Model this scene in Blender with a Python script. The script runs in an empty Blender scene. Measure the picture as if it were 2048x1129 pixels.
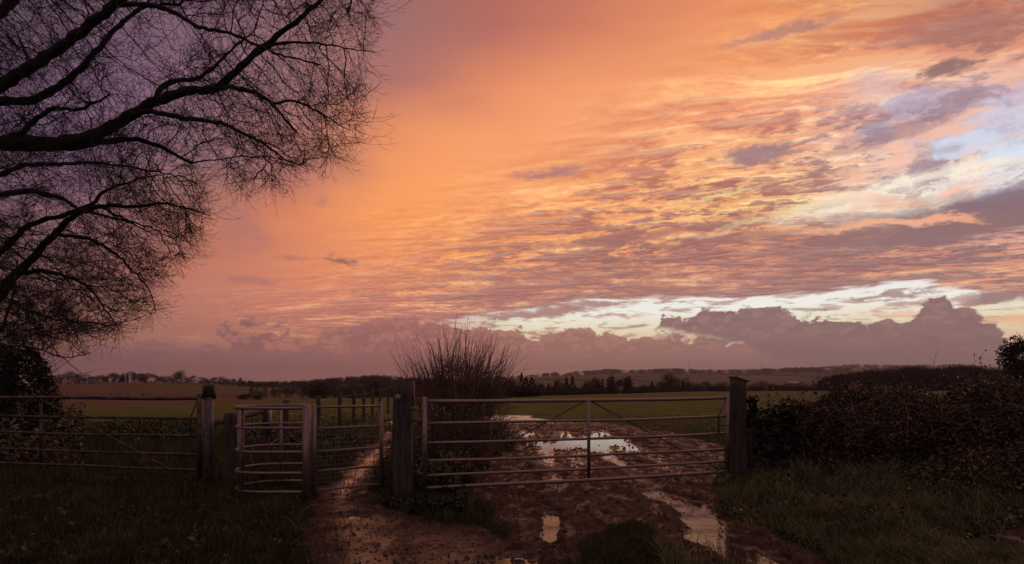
import bpy, bmesh, math, random
import numpy as np
from mathutils import Vector, Matrix
sc = bpy.context.scene
COL = sc.collection
F = 1100.0; CX = 1024.0; HY = 757.0; EYE = 1.5      # focal length and horizon in photograph pixels
# ------------------------------------------------------------------ camera
cam_d = bpy.data.cameras.new('camera'); cam = bpy.data.objects.new('camera', cam_d); COL.objects.link(cam)
cam_d.sensor_width = 36.0; cam_d.lens = 36.0 * F / 2048.0
cam_d.shift_y = (HY - 564.5) / 2048.0
cam_d.clip_start = 0.05; cam_d.clip_end = 30000
cam.location = (0, 0, EYE); cam.rotation_euler = (math.radians(90), 0, 0)
sc.camera = cam
# ------------------------------------------------------------------ exposure
sc.view_settings.view_transform = 'Standard'; sc.view_settings.look = 'None'
sc.view_settings.exposure = 0.0; sc.view_settings.gamma = 1.0
sc.cycles.max_bounces = 4; sc.cycles.diffuse_bounces = 1; sc.cycles.glossy_bounces = 3
sc.cycles.transmission_bounces = 3; sc.cycles.volume_bounces = 0; sc.cycles.transparent_max_bounces = 8
sc.cycles.use_denoising = True
sc.cycles.caustics_reflective = False; sc.cycles.caustics_refractive = False

def lin(c):
    return tuple(((v/255.0)/12.92 if v/255.0 <= 0.04045 else ((v/255.0+0.055)/1.055)**2.4) for v in c)

class NT:
    """small helper for writing node trees"""
    def __init__(s, tree): s.t = tree; s.n = tree.nodes; s.l = tree.links
    def put(s, sock, v):
        if isinstance(v, bpy.types.NodeSocket): s.l.new(v, sock)
        elif v is not None:
            try: sock.default_value = v
            except Exception:
                sock.default_value = (*v, 1.0)
    def math(s, op, a, b=None, c=None, clamp=False):
        n = s.n.new('ShaderNodeMath'); n.operation = op; n.use_clamp = clamp
        s.put(n.inputs[0], a); s.put(n.inputs[1], b); s.put(n.inputs[2], c); return n.outputs[0]
    def vm(s, op, a, b=None, scale=None):
        n = s.n.new('ShaderNodeVectorMath'); n.operation = op
        s.put(n.inputs[0], a); s.put(n.inputs[1], b)
        if scale is not None: s.put(n.inputs['Scale'], scale)
        return n.outputs['Value'] if op in ('LENGTH', 'DOT_PRODUCT', 'DISTANCE') else n.outputs[0]
    def comb(s, x, y, z=0.0):
        n = s.n.new('ShaderNodeCombineXYZ'); s.put(n.inputs[0], x); s.put(n.inputs[1], y); s.put(n.inputs[2], z); return n.outputs[0]
    def sep(s, v):
        n = s.n.new('ShaderNodeSeparateXYZ'); s.put(n.inputs[0], v); return n.outputs
    def ss(s, v, a, b, lo=0.0, hi=1.0, smooth=True):
        n = s.n.new('ShaderNodeMapRange'); n.interpolation_type = 'SMOOTHSTEP' if smooth else 'LINEAR'
        s.put(n.inputs[0], v); s.put(n.inputs[1], a); s.put(n.inputs[2], b); s.put(n.inputs[3], lo); s.put(n.inputs[4], hi); return n.outputs[0]
    def noise(s, v, scale, detail=4, rough=0.55, dist=0.0, color=False, ntype=None):
        n = s.n.new('ShaderNodeTexNoise'); s.put(n.inputs['Vector'], v); n.inputs['Scale'].default_value = scale
        if ntype: n.noise_dimensions = ntype
        n.inputs['Detail'].default_value = detail; n.inputs['Roughness'].default_value = rough; n.inputs['Distortion'].default_value = dist
        return n.outputs['Color'] if color else n.outputs['Fac']
    def mix(s, f, a, b, blend='MIX'):
        n = s.n.new('ShaderNodeMix'); n.data_type = 'RGBA'; n.blend_type = blend; n.clamp_factor = True
        s.put(n.inputs[0], f); s.put(n.inputs[6], a); s.put(n.inputs[7], b); return n.outputs[2]
    def mixf(s, f, a, b):
        n = s.n.new('ShaderNodeMix'); n.data_type = 'FLOAT'; n.clamp_factor = True
        s.put(n.inputs[0], f); s.put(n.inputs[2], a); s.put(n.inputs[3], b); return n.outputs[0]
    def ramp(s, v, stops, interp='LINEAR'):
        g = bpy.data.node_groups.new('colour_ramp', 'ShaderNodeTree')      # small trees are quick to edit
        g.interface.new_socket('v', in_out='INPUT', socket_type='NodeSocketFloat')
        g.interface.new_socket('c', in_out='OUTPUT', socket_type='NodeSocketColor')
        n = g.nodes.new('ShaderNodeValToRGB'); r = n.color_ramp; r.interpolation = interp
        while len(r.elements) < len(stops): r.elements.new(1.0)
        for i, (p, c) in enumerate(stops):
            r.elements[i].position = p
            r.elements[i].color = (*c, 1.0) if len(c) == 3 else c
        gi = g.nodes.new('NodeGroupInput'); go = g.nodes.new('NodeGroupOutput')
        g.links.new(gi.outputs[0], n.inputs[0]); g.links.new(n.outputs[0], go.inputs[0])
        gn = s.n.new('ShaderNodeGroup'); gn.node_tree = g
        s.put(gn.inputs[0], v); return gn.outputs[0]

# ------------------------------------------------------------------ sky
# colours of the evening sky at (column, row) stations of azimuth and elevation; A = lit parts / gaps, B = shaded cloud
SX = [0, 200, 400, 600, 800, 1000, 1200, 1400, 1600, 1800, 2048]
SY = [-250, 0, 100, 200, 300, 400, 500, 580, 640, 700, 757]
SA = [
 [(90,72,100),(95,75,102),(105,80,105),(118,86,104),(130,90,98),(150,95,92),(175,108,95),(200,125,98),(215,138,102),(205,132,105),(175,118,108)],
 [(100,80,108),(110,85,116),(120,92,120),(135,100,114),(150,105,108),(168,100,95),(195,115,95),(228,138,100),(245,158,102),(240,150,102),(205,130,108)],
 [(105,82,116),(118,90,126),(130,98,126),(145,105,115),(155,108,108),(203,121,100),(228,140,105),(252,170,112),(255,180,114),(252,170,110),(248,170,118)],
 [(110,85,126),(125,95,136),(140,105,134),(150,108,118),(183,114,105),(240,150,105),(255,168,112),(252,168,118),(245,170,135),(240,190,170),(225,205,218)],
 [(115,88,126),(125,95,134),(145,108,128),(160,110,112),(250,155,100),(254,166,112),(252,168,118),(252,178,130),(255,190,145),(250,210,195),(228,225,240)],
 [(120,90,122),(132,96,122),(158,110,112),(210,125,100),(253,160,98),(254,168,106),(254,176,114),(255,190,122),(255,210,155),(250,215,190),(215,205,220)],
 [(125,92,112),(142,98,110),(192,118,105),(225,140,105),(252,158,100),(255,170,108),(250,170,115),(240,158,118),(225,150,120),(215,148,122),(220,150,122)],
 [(130,92,104),(160,108,112),(190,122,115),(212,132,115),(235,150,110),(205,138,115),(190,132,118),(188,134,122),(188,136,124),(195,142,130),(245,175,140)],
 [(125,88,98),(162,110,110),(185,120,112),(205,130,112),(200,130,115),(190,132,120),(185,135,122),(185,135,125),(185,135,125),(190,142,130),(240,190,160)],
 [(120,85,92),(158,107,104),(170,114,108),(180,118,108),(175,112,106),(165,112,106),(165,115,108),(158,118,112),(150,115,112),(148,115,112),(150,122,118)],
 [(112,80,84),(135,92,92),(145,98,95),(150,100,96),(156,103,98),(158,108,102),(156,112,104),(152,115,110),(146,112,112),(140,110,112),(142,116,115)]]
SB = [
 [(90,72,100),(95,75,102),(105,80,105),(118,86,104),(130,90,98),(145,92,92),(165,102,95),(185,115,98),(180,115,98),(155,105,98),(135,98,102)],
 [(100,80,108),(110,85,116),(120,92,120),(135,100,114),(150,105,108),(160,97,95),(188,110,95),(205,125,100),(200,122,100),(178,115,102),(150,105,104)],
 [(105,82,116),(118,90,126),(130,98,126),(145,105,115),(150,104,108),(192,115,100),(215,130,102),(228,145,108),(205,128,108),(190,120,106),(165,110,108)],
 [(110,85,126),(125,95,136),(140,105,134),(150,108,118),(175,110,105),(230,142,104),(240,155,108),(222,145,112),(205,135,120),(165,135,150),(160,145,165)],
 [(115,88,126),(125,95,134),(145,108,128),(155,106,112),(240,148,100),(250,160,108),(232,148,114),(190,125,115),(180,122,118),(160,125,128),(150,125,135)],
 [(120,90,122),(132,96,122),(152,106,110),(195,118,102),(248,154,98),(215,138,108),(175,115,108),(172,112,104),(170,115,110),(150,115,116),(125,102,112)],
 [(125,92,112),(142,98,110),(178,112,105),(195,122,106),(215,136,108),(175,115,108),(160,108,104),(165,112,108),(162,112,108),(152,112,112),(140,110,115)],
 [(130,92,104),(150,102,110),(170,112,112),(175,114,112),(178,118,112),(172,116,110),(168,118,112),(168,122,115),(165,120,115),(162,122,118),(160,122,122)],
 [(125,88,98),(152,104,108),(165,110,110),(170,112,110),(170,114,110),(168,116,112),(165,120,115),(165,122,116),(162,120,116),(160,122,118),(160,124,122)],
 [(120,85,92),(150,102,102),(150,102,103),(152,103,102),(155,104,100),(150,102,98),(152,106,100),(148,112,108),(140,110,110),(138,110,110),(142,116,115)],
 [(112,80,84),(135,92,92),(145,98,95),(150,100,96),(156,103,98),(158,108,102),(156,112,104),(152,115,110),(146,112,112),(140,110,112),(142,116,115)]]
for _T in (SA, SB):
    for _r in _T:
        for _i, _f in ((4, 1.0), (0, .90), (1, .92), (2, .94), (3, .97)): _r[_i] = (min(255, _r[_i][0]+(9 if _i in (3, 4) else 5)), _r[_i][1]+(5 if _i in (3, 4) else 3), _r[_i][2]*_f)
TA = np.array([[lin(c) for c in r] for r in SA]); TB = np.array([[lin(c) for c in r] for r in SB])
def table(T, px, py):
    i = int(np.clip(np.searchsorted(SX, px) - 1, 0, len(SX)-2)); j = int(np.clip(np.searchsorted(SY, py) - 1, 0, len(SY)-2))
    fx = min(1, max(0, (px-SX[i])/(SX[i+1]-SX[i]))); fy = min(1, max(0, (py-SY[j])/(SY[j+1]-SY[j])))
    return (T[j, i]*(1-fx) + T[j, i+1]*fx)*(1-fy) + (T[j+1, i]*(1-fx) + T[j+1, i+1]*fx)*fy
AR = 0.80                                              # azimuth half range the stations cover
def az(px): return math.atan((px - CX)/F)
def vv(px, py): return (HY - py)/F*math.cos(az(px))
VROWS = [0, .03, .06, .085, .11, .14, .18, .23, .29, .36, .44, .53, .64, .85]

world = bpy.data.worlds.new('World'); world.use_nodes = True
w = NT(world.node_tree); w.n.clear()
tc = w.n.new('ShaderNodeTexCoord').outputs['Generated']
D = w.vm('NORMALIZE', tc)
dx, dy, dz = w.sep(D)
A0 = w.math('ARCTAN2', dx, dy)
hor = w.math('SQRT', w.math('ADD', w.math('MULTIPLY', dx, dx), w.math('MULTIPLY', dy, dy)))
V0 = w.math('DIVIDE', dz, w.math('MAXIMUM', hor, 0.02))
P0 = w.comb(A0, V0, 0)
# deck coordinates: where the ray meets a flat cloud layer, turned to the run of the streaks
zc = w.math('ADD', w.math('MAXIMUM', dz, 0.0), 0.035)
qx = w.math('DIVIDE', dx, zc); qy = w.math('DIVIDE', dy, zc)
th = math.radians(-76); ex, ey = math.sin(th), math.cos(th)
al = w.math('ADD', w.math('MULTIPLY', qx, ex), w.math('MULTIPLY', qy, ey))
ac = w.math('ADD', w.math('MULTIPLY', qx, -ey), w.math('MULTIPLY', qy, ex))
Q = w.comb(w.math('MULTIPLY', al, 0.40), ac, 0)
# slow wander of the stations so that no straight seams show
def w2(*a, **k): return w.noise(*a, ntype='2D', **k)
wn = w2(w.vm('MULTIPLY', P0, (4.0, 12.0, 1.0)), 1.0, 3, 0.5, color=True)
wv = w.vm('MULTIPLY', w.vm('SUBTRACT', wn, (.5, .5, .5)), (0.13, 0.045, 0.0))
P = w.vm('ADD', P0, wv); A1, V1, _ = w.sep(P)
U = w.math('ADD', w.math('DIVIDE', A1, 2*AR), 0.5)
def sky_table(T, n=26):
    out = None
    for k, v in enumerate(VROWS):
        st = []
        for i in range(n):
            u = (i+0.5)/n; a = (u-0.5)*2*AR
            a_ = max(-.75, min(.75, a))
            c = table(T, CX + F*math.tan(a_), HY - F*v/math.cos(a_))
            st.append((u, tuple(c) if len(c) == 3 else (c[0],)*3))
        r = w.ramp(U, st, 'EASE' if False else 'LINEAR')
        out = r if out is None else w.mix(w.ss(V1, VROWS[k-1], v, smooth=False), out, r)
    return out
cA = sky_table(TA); cB = sky_table(TB)
sT = w.math('SUBTRACT', A1, w.math('ADD', w.math('MULTIPLY', V1, 1.8), -.62))     # where the deck is broken up
sS = w.math('MULTIPLY', w.ss(sT, -.22, .24), w.ss(V1, .03, .09))
# cloud deck pattern
warp = w.vm('MULTIPLY', w.vm('SUBTRACT', w2(Q, 1.6, 3, 0.5, color=True), (.5, .5, .5)), (0.30, 0.16, 0))
Qw = w.vm('ADD', Q, warp)
n1 = w2(Qw, 2.6, 9, 0.64, 0.12)
n2 = w2(w.vm('ADD', Qw, (7.3, 2.1, 0)), 7.5, 7, 0.64, 0.15)
n3 = w2(w.vm('ADD', Q, (3.3, 9.1, 0)), 0.85, 4, 0.5)
n4 = w2(w.vm('ADD', w.vm('MULTIPLY', Qw, (1.8, 1.0, 1.0)), (1.3, 5.1, 0)), 17.0, 5, 0.62, 0.2)
n5 = w2(w.vm('MULTIPLY', w.vm('ADD', P0, w.vm('MULTIPLY', w.vm('SUBTRACT', w2(P0, 9, 4, color=True), (.5, .5, .5)), (.05, .03, 0))), (1.0, 2.6, 1.0)), 24, 8, .66)
ns = w.math('ADD', w.math('ADD', w.math('MULTIPLY', n1, .36), w.math('MULTIPLY', n2, .30)), w.math('MULTIPLY', n3, .14))
ns = w.math('ADD', ns, w.math('ADD', w.math('MULTIPLY', n4, .17), w.math('MULTIPLY', n5, .13)))
ns = w.math('SUBTRACT', ns, .045)
shade = w.ss(ns, 0.478, 0.532)                              # 1 in shaded cloud, 0 in lit parts
glow = w.ss(ns, 0.468, 0.420)
hi = w.ss(V1, .36, .60)
base = w.mix(w.math('MULTIPLY', shade, w.math('MULTIPLY', sS, w.mixf(hi, .92, .55))), cA, cB)
base = w.mix(w.math('MULTIPLY', w.math('MULTIPLY', glow, sS), w.mixf(hi, .80, .45)), base, w.mix(0.66, w.mix(1.0, base, (1.35, 1.35, 1.3), 'MULTIPLY'), lin((255, 210, 152))))
n2b = w2(w.vm('ADD', Qw, (7.3, 2.135, 0)), 7.5, 6, 0.64, 0.15)
n1b = w2(w.vm('ADD', Qw, (.02, .07, 0)), 2.6, 7, 0.64, 0.12)
emb = w.math('ADD', w.math('MULTIPLY', w.math('SUBTRACT', n2, n2b), 2.6), w.math('MULTIPLY', w.math('SUBTRACT', n1, n1b), 1.6))
rel = w.math('ADD', 1.0, w.math('MULTIPLY', emb, w.math('MULTIPLY', sS, 1.0)))
rel = w.math('MAXIMUM', w.math('MINIMUM', rel, 1.35), .86)
base = w.mix(1.0, base, w.comb(w.math('POWER', rel, .5), w.math('POWER', rel, 1.2), w.math('POWER', rel, 1.1)), 'MULTIPLY')
# -- single features
edge = w2(w.vm('MULTIPLY', P0, (1.0, 1.9, 1.0)), 22, 7, 0.62, 0.2)
edge2 = w2(w.vm('MULTIPLY', P0, (1.0, 2.2, 1.0)), 60, 5, 0.6)
jit = w.vm('MULTIPLY', w.vm('SUBTRACT', w2(w.vm('MULTIPLY', P0, (1.0, 2.2, 1.0)), 17, 6, .65, color=True), (.5, .5, .5)), (0.11, 0.035, 0))
Pj = w.vm('ADD', P0, jit)
texm = w.ss(w.math('ADD', w.math('MULTIPLY', n5, .7), w.math('MULTIPLY', n2, .3)), .42, .56)
def blob(cur, px, py, rx, ry, colr, amt=1.0, soft=0.75, tilt=0.0, tex=0):
    c = (az(px), vv(px, py), 0)
    d = w.vm('SUBTRACT', Pj, c)
    if tilt:
        n = w.n.new('ShaderNodeVectorRotate'); n.rotation_type = 'Z_AXIS'; w.put(n.inputs['Vector'], d); n.inputs['Angle'].default_value = -math.radians(tilt); d = n.outputs[0]
    ln = w.vm('LENGTH', w.vm('MULTIPLY', d, (F/rx/1.15, F/ry/1.05, 0)))
    m = w.math('MULTIPLY', w.ss(ln, 1.0, 1.0-soft), amt)
    if tex: m = w.math('MULTIPLY', m, w.mixf(texm, 1.0, 1.0-tex))
    return w.mix(m, cur, lin(colr))
c = base
# blue openings and bright burst at the right
for a in [(1760,170,60,50,(200,185,205),.6,.9,0),(1830,215,50,26,(205,200,225),.8,.8,20),(1760,262,40,16,(205,205,232),.7,.8,20),(1980,300,170,75,(240,232,242),.75,.95,5),(1890,205,90,28,(158,142,158),.6,.9,0),
          (1925,283,75,42,(205,218,242),1.0,.6,0),(2035,296,60,28,(205,222,244),1.0,.6,0),(2020,225,70,60,(205,208,235),.8,.8,0),
          (1900,368,250,52,(255,240,220),1.0,.9,5),(1760,384,190,20,(255,240,215),.95,.8,8),(1960,225,150,100,(200,175,190),.6,.9,0),(1960,320,110,20,(255,215,195),.8,.9,5),(1860,300,110,24,(255,205,180),.7,.9,-10),(1770,335,100,18,(255,200,170),.8,.9,0),(1990,240,60,20,(250,190,165),.7,.9,0),(2000,355,90,22,(225,232,246),.8,.8,0),
          (1960,330,130,20,(255,240,225),.8,.9,10),(1870,318,60,34,(168,140,150),.75,.8,-60),(2030,390,70,12,(200,215,240),.8,.7,0),
          (1620,416,240,9,(255,228,175),.9,.9,9),(1430,392,170,6,(255,222,160),.7,.9,6),(1380,436,200,5,(255,215,150),.7,.9,5)]:
    c = blob(c, *a[:8], tex=(.35 if a[4][0] > 240 else .5))
rg_ = w.ss(w.vm('LENGTH', w.vm('MULTIPLY', w.vm('SUBTRACT', P, (az(1910), vv(1910, 275), 0)), (F/250, F/165, 0))), 1.0, .35)
n6 = w2(w.vm('MULTIPLY', w.vm('ADD', Pj, (.4, .7, 0)), (1.0, 1.5, 1.0)), 13, 8, .68)
c = w.mix(w.math('MULTIPLY', rg_, w.ss(n6, .49, .60, 0, .80)), c, lin((252, 196, 168)))
c = w.mix(w.math('MULTIPLY', rg_, w.ss(n6, .475, .385, 0, .62)), c, lin((160, 135, 146)))
for a in [(1928,290,48,24,(212,226,246),.95,.6,0),(2036,300,45,18,(212,228,248),.95,.6,0),(1875,350,130,13,(255,247,230),.9,.85,5),(2010,384,60,9,(208,222,244),.85,.7,0),(2025,235,45,34,(214,216,238),.8,.8,0),(1800,205,40,20,(205,200,226),.6,.9,20)]:
    c = blob(c, *a, tex=.3)
# darker cloud pieces
for a in [(1510,308,75,20,(160,125,132),.9,.6,0),(1090,348,95,13,(172,122,125),.85,.8,4),(1570,62,110,15,(178,125,120),.8,.7,0),
          (1905,133,45,13,(140,108,112),.9,.7,0),(1960,55,130,50,(170,115,105),.7,.9,-15),(1790,265,130,20,(160,128,138),.7,.8,10),
          (1990,420,170,36,(138,112,122),.95,.5,4),(1830,470,260,28,(150,115,115),.85,.7,2),(1250,478,330,13,(165,115,110),.75,.8,4),
          (1470,478,170,16,(160,115,112),.7,.8,2),(1000,555,300,14,(176,122,114),.6,.9,1),(695,524,42,11,(138,98,98),.85,.85,-12),(645,400,16,16,(185,122,118),.5,.9,-40),
          (590,520,30,12,(172,112,108),.6,.9,0),(500,560,60,13,(168,112,108),.6,.9,0),(480,450,70,50,(170,112,112),.5,.95,-50)]:
    c = blob(c, *a)
for a in [(1810,442,110,10,(250,185,150),.9,.7,-5),(1900,438,60,9,(245,175,140),.85,.7,-12),(1720,452,110,7,(242,180,145),.8,.8,3),(1805,408,30,8,(250,195,160),.8,.6,0)]:
    c = blob(c, *a)
def profile(pts):
    xs = [p[0] for p in pts]; ys = [p[1] for p in pts]; out = None
    for j in range(3):
        a0 = -.75+.5*j; st = []; n = 31
        for i in range(n):
            a = a0+.5*i/(n-1); px = CX + F*math.tan(a)
            st.append((i/(n-1), ((HY-float(np.interp(px, xs, ys)))/F*math.cos(a)*4,)*3))
        r = w.sep(w.ramp(w.math('DIVIDE', w.math('SUBTRACT', A0, a0), .5), st))[0]
        out = r if out is None else w.mixf(w.math('GREATER_THAN', A0, a0), out, r)
    return w.math('MULTIPLY', out, .25)
def voro(scale, sq=1.6):
    n = w.n.new('ShaderNodeTexVoronoi'); n.voronoi_dimensions = '2D'; n.feature = 'SMOOTH_F1'; n.inputs['Smoothness'].default_value = .25; n.inputs['Scale'].default_value = scale
    w.put(n.inputs['Vector'], w.vm('ADD', w.vm('MULTIPLY', P0, (1.0, sq, 1.0)), w.vm('MULTIPLY', w.vm('SUBTRACT', w2(P0, 40, 3, color=True), (.5, .5, .5)), (.02, .02, 0))))
    return n.outputs['Distance']
bil = w.math('SUBTRACT', .45, voro(26)); bil2 = w.math('SUBTRACT', .45, voro(62)); bil3 = w.math('SUBTRACT', .45, voro(140))
billow = w.math('ADD', w.math('ADD', w.math('MULTIPLY', bil, .020), w.math('MULTIPLY', bil2, .011)), w.math('MULTIPLY', bil3, .006))
en = w.math('SUBTRACT', edge, .5)
en2 = w.math('SUBTRACT', edge2, .5)
# pale clear band under the deck
deck = profile([(0,757),(700,760),(780,668),(830,645),(900,636),(1000,624),(1100,608),(1200,597),(1350,591),(1500,587),(1600,582),(1700,572),(1800,562),(1900,566),(2048,592)])
q2 = w2(w.vm('MULTIPLY', P0, (1.0, 9.0, 1.0)), 9, 7, .6)
dk = w.math('ADD', deck, w.math('MULTIPLY', w.math('SUBTRACT', q2, .5), .030))
inband = w.ss(w.math('SUBTRACT', dk, V0), -0.001, 0.008)
inband = w.math('MULTIPLY', inband, w.ss(A0, az(760), az(1080), .0, 1.0))
pale = w.ramp(w.math('MULTIPLY', V0, 5), [(0, lin((225,190,165))), (.30, lin((240,205,170))), (.45, lin((245,232,200))), (.60, lin((252,250,240))), (.72, lin((250,246,240))), (.9, lin((225,210,205)))])
wisp = w.math('MULTIPLY', w.ss(w2(w.vm('MULTIPLY', P, (1.0, 6.0, 1.0)), 15, 7, .62), .50, .64), .75)
c = w.mix(w.math('MULTIPLY', inband, w.math('SUBTRACT', 1.0, wisp)), c, pale)
for a in [(1120,622,110,11,(176,132,124),.95,.7,3),(1200,606,80,7,(180,140,132),.9,.7,4),(1040,632,90,8,(178,132,124),.9,.7,0),(1240,632,70,4,(205,165,150),.7,.8,0),
          (1790,592,75,6,(170,135,132),.85,.7,2),(1930,600,90,8,(190,150,140),.8,.8,0),(2010,592,60,14,(160,125,125),.9,.7,0),(1480,602,16,7,(165,125,125),.8,.9,0),(1260,612,30,6,(195,155,145),.6,.9,0),
          (2010,640,80,9,(250,190,150),.8,.8,-3),(1790,628,70,8,(250,205,175),.8,.8,0),(1150,598,400,4,(170,130,125),.0,.9,0)]:
    c = blob(c, *a)
# hazy far bank of cumulus
far = profile([(0,712),(150,690),(250,668),(330,676),(390,694),(430,662),(450,632),(480,616),(500,622),(520,640),(560,640),(590,662),(620,690),(640,660),(680,652),(720,640),(745,632),(800,628),(860,634),(905,644),(960,650),(1000,654),(1030,650),(1060,664),(1078,676),(1105,655),(1150,650),(1200,658),(1245,670),(1300,668),(1350,664),(1420,668),(1500,682),(2048,700)])
fv = w.math('ADD', far, w.math('MULTIPLY', en, .014)); fv = w.math('SUBTRACT', w.math('ADD', fv, billow), .005)
mf = w.ss(w.math('SUBTRACT', fv, V0), -.001, .0055)
hole = w.ss(edge, .40, .52); hole = w.math('MAXIMUM', hole, w.ss(A0, az(610), az(720)))
hole = w.math('MAXIMUM', hole, w.ss(V0, .060, .035))
mf = w.math('MULTIPLY', mf, w.math('MULTIPLY', hole, .93))
farc = w.ramp(w.math('ADD', w.math('DIVIDE', A0, 1.5), .5), [(0, lin((120,84,90))), (.15, lin((142,96,98))), (.32, lin((158,106,104))), (.45, lin((162,104,98))), (.6, lin((158,110,104))), (.8, lin((148,112,110))), (1, lin((142,115,115)))])
sh = w.ss(w.math('ADD', w.math('SUBTRACT', fv, V0), w.math('MULTIPLY', en2, -.02)), .0, .02, 1.12, .97)
farc = w.mix(1.0, farc, w.comb(sh, sh, sh), 'MULTIPLY')
farc = w.mix(w.math('MULTIPLY', w.ss(w.math('ADD', bil2, w.math('MULTIPLY', bil, .8)), .0, .40, 0, .65), w.ss(V0, .02, .07)), farc, lin((186,124,112)))
c = w.mix(mf, c, farc)
# nearer dark bank at the right
near = profile([(0,800),(1285,800),(1300,690),(1312,628),(1345,630),(1375,640),(1400,612),(1450,610),(1500,612),(1555,606),(1572,626),(1620,628),(1660,621),(1690,634),(1750,638),(1815,640),(1835,618),(1868,584),(1890,586),(1930,612),(1980,640),(2030,668),(2048,672)])
nv = w.math('ADD', near, w.math('MULTIPLY', en, .022)); nv = w.math('SUBTRACT', w.math('ADD', nv, billow), .005); nv = w.math('ADD', nv, w.math('MULTIPLY', en2, .006))
mn = w.ss(w.math('SUBTRACT', nv, V0), -.001, .0048)
low = profile([(0,640),(1300,655),(1330,652),(1400,672),(1500,690),(1600,730),(1700,770),(2048,800)])
mn = w.math('MULTIPLY', mn, w.ss(w.math('SUBTRACT', V0, w.math('ADD', low, w.math('MULTIPLY', en, .02))), -.012, .006))
nearc = w.mix(w.ss(V0, .02, .12), lin((138,108,108)), lin((140,104,106)))
nearc = w.mix(w.math('MULTIPLY', w.ss(w.math('ADD', bil2, bil), .05, .6, 0, .40), w.ss(V0, .03, .09)), nearc, lin((172,134,128)))
c = w.mix(w.math('MULTIPLY', mn, .95), c, nearc)
# haze close to the horizon
c = w.mix(w.ss(V0, .05, .0, 0, .9), c, w.ramp(w.math('ADD', w.math('DIVIDE', A0, 1.5), .5), [(0, lin((122,86,88))), (.2, lin((146,98,96))), (.42, lin((158,106,100))), (.55, lin((160,112,105))), (.7, lin((154,116,112))), (.85, lin((146,114,115))), (1, lin((150,124,124)))]))
# the side of the sky behind the camera: Nishita dusk blue, no disc
nish = w.n.new('ShaderNodeTexSky'); nish.sky_type = 'NISHITA'; nish.sun_disc = False
nish.sun_elevation = math.radians(3); nish.sun_rotation = math.radians(38)
back = w.mix(1.0, w.mix(1.0, nish.outputs[0], (.035, .03, .035), 'MULTIPLY'), (.19, .12, .135), 'ADD')
c = w.mix(w.ss(w.math('COSINE', A0), 0.55, -0.1), c, back)
c = w.mix(w.ss(V0, .75, 2.6), c, (.42, .26, .24))
c = w.mix(w.ss(V0, 0.0, -0.02), c, (0.012, 0.009, 0.008))
bg = w.n.new('ShaderNodeBackground'); w.put(bg.inputs[0], c); bg.inputs[1].default_value = 1.0
wo = w.n.new('ShaderNodeOutputWorld'); w.l.new(bg.outputs[0], wo.inputs[0])
sc.world = world; world.cycles.sampling_method = 'MANUAL'; world.cycles.sample_map_resolution = 512
# ------------------------------------------------------------------ sun: low, behind cloud at the right
sun_d = bpy.data.lights.new('sun', 'SUN'); sun_d.energy = 0.10; sun_d.angle = math.radians(12); sun_d.color = (1.0, .62, .42)
sun = bpy.data.objects.new('sun', sun_d); COL.objects.link(sun)
_sd = Vector((math.sin(math.radians(38))*math.cos(math.radians(8)), math.cos(math.radians(38))*math.cos(math.radians(8)), math.sin(math.radians(8))))
sun.rotation_euler = (-_sd).to_track_quat('-Z', 'Y').to_euler()
sun.location = _sd*50
# ================================================================== helpers
rng = np.random.default_rng(7); random.seed(7)
def ground_xy(px, py):                                  # flat ground point seen at a photograph pixel
    y = EYE*F/(py-HY); return ((px-CX)/F*y, y)
def at(px, py, Y): return ((px-CX)/F*Y, Y, EYE-(py-HY)/F*Y)
def mesh_np(name, V, polys, mat, parent=None, smooth=False):
    """V (n,3); polys: list of int arrays (m,k)"""
    V = np.asarray(V, np.float32); me = bpy.data.meshes.new(name)
    polys = [np.asarray(p, np.int32) for p in polys if len(p)]
    me.vertices.add(len(V)); me.vertices.foreach_set('co', V.ravel())
    loops = np.concatenate([p.ravel() for p in polys]); cnt = np.concatenate([np.full(len(p), p.shape[1], np.int32) for p in polys])
    me.loops.add(len(loops)); me.loops.foreach_set('vertex_index', loops)
    me.polygons.add(len(cnt)); me.polygons.foreach_set('loop_start', np.concatenate([[0], np.cumsum(cnt)[:-1]]).astype(np.int32))
    me.update(calc_edges=True)
    if smooth: me.polygons.foreach_set('use_smooth', np.ones(len(cnt), bool))
    if mat: me.materials.append(mat)
    o = bpy.data.objects.new(name, me); COL.objects.link(o)
    if parent: o.parent = parent
    return o
def tag(o, label=None, cat=None, group=None, kind=None):
    if label: o['label'] = label
    if cat: o['category'] = cat
    if group: o['group'] = group
    if kind: o['kind'] = kind
    return o
def empty(name, loc=(0, 0, 0), rz=0.0):
    o = bpy.data.objects.new(name, None); COL.objects.link(o); o.location = loc; o.rotation_euler = (0, 0, rz); o.empty_display_size = .1
    return o
def copy_tree(o, parent=None):
    c = o.copy(); COL.objects.link(c); c.parent = parent
    for ch in list(o.children): copy_tree(ch, c)
    return c
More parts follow.
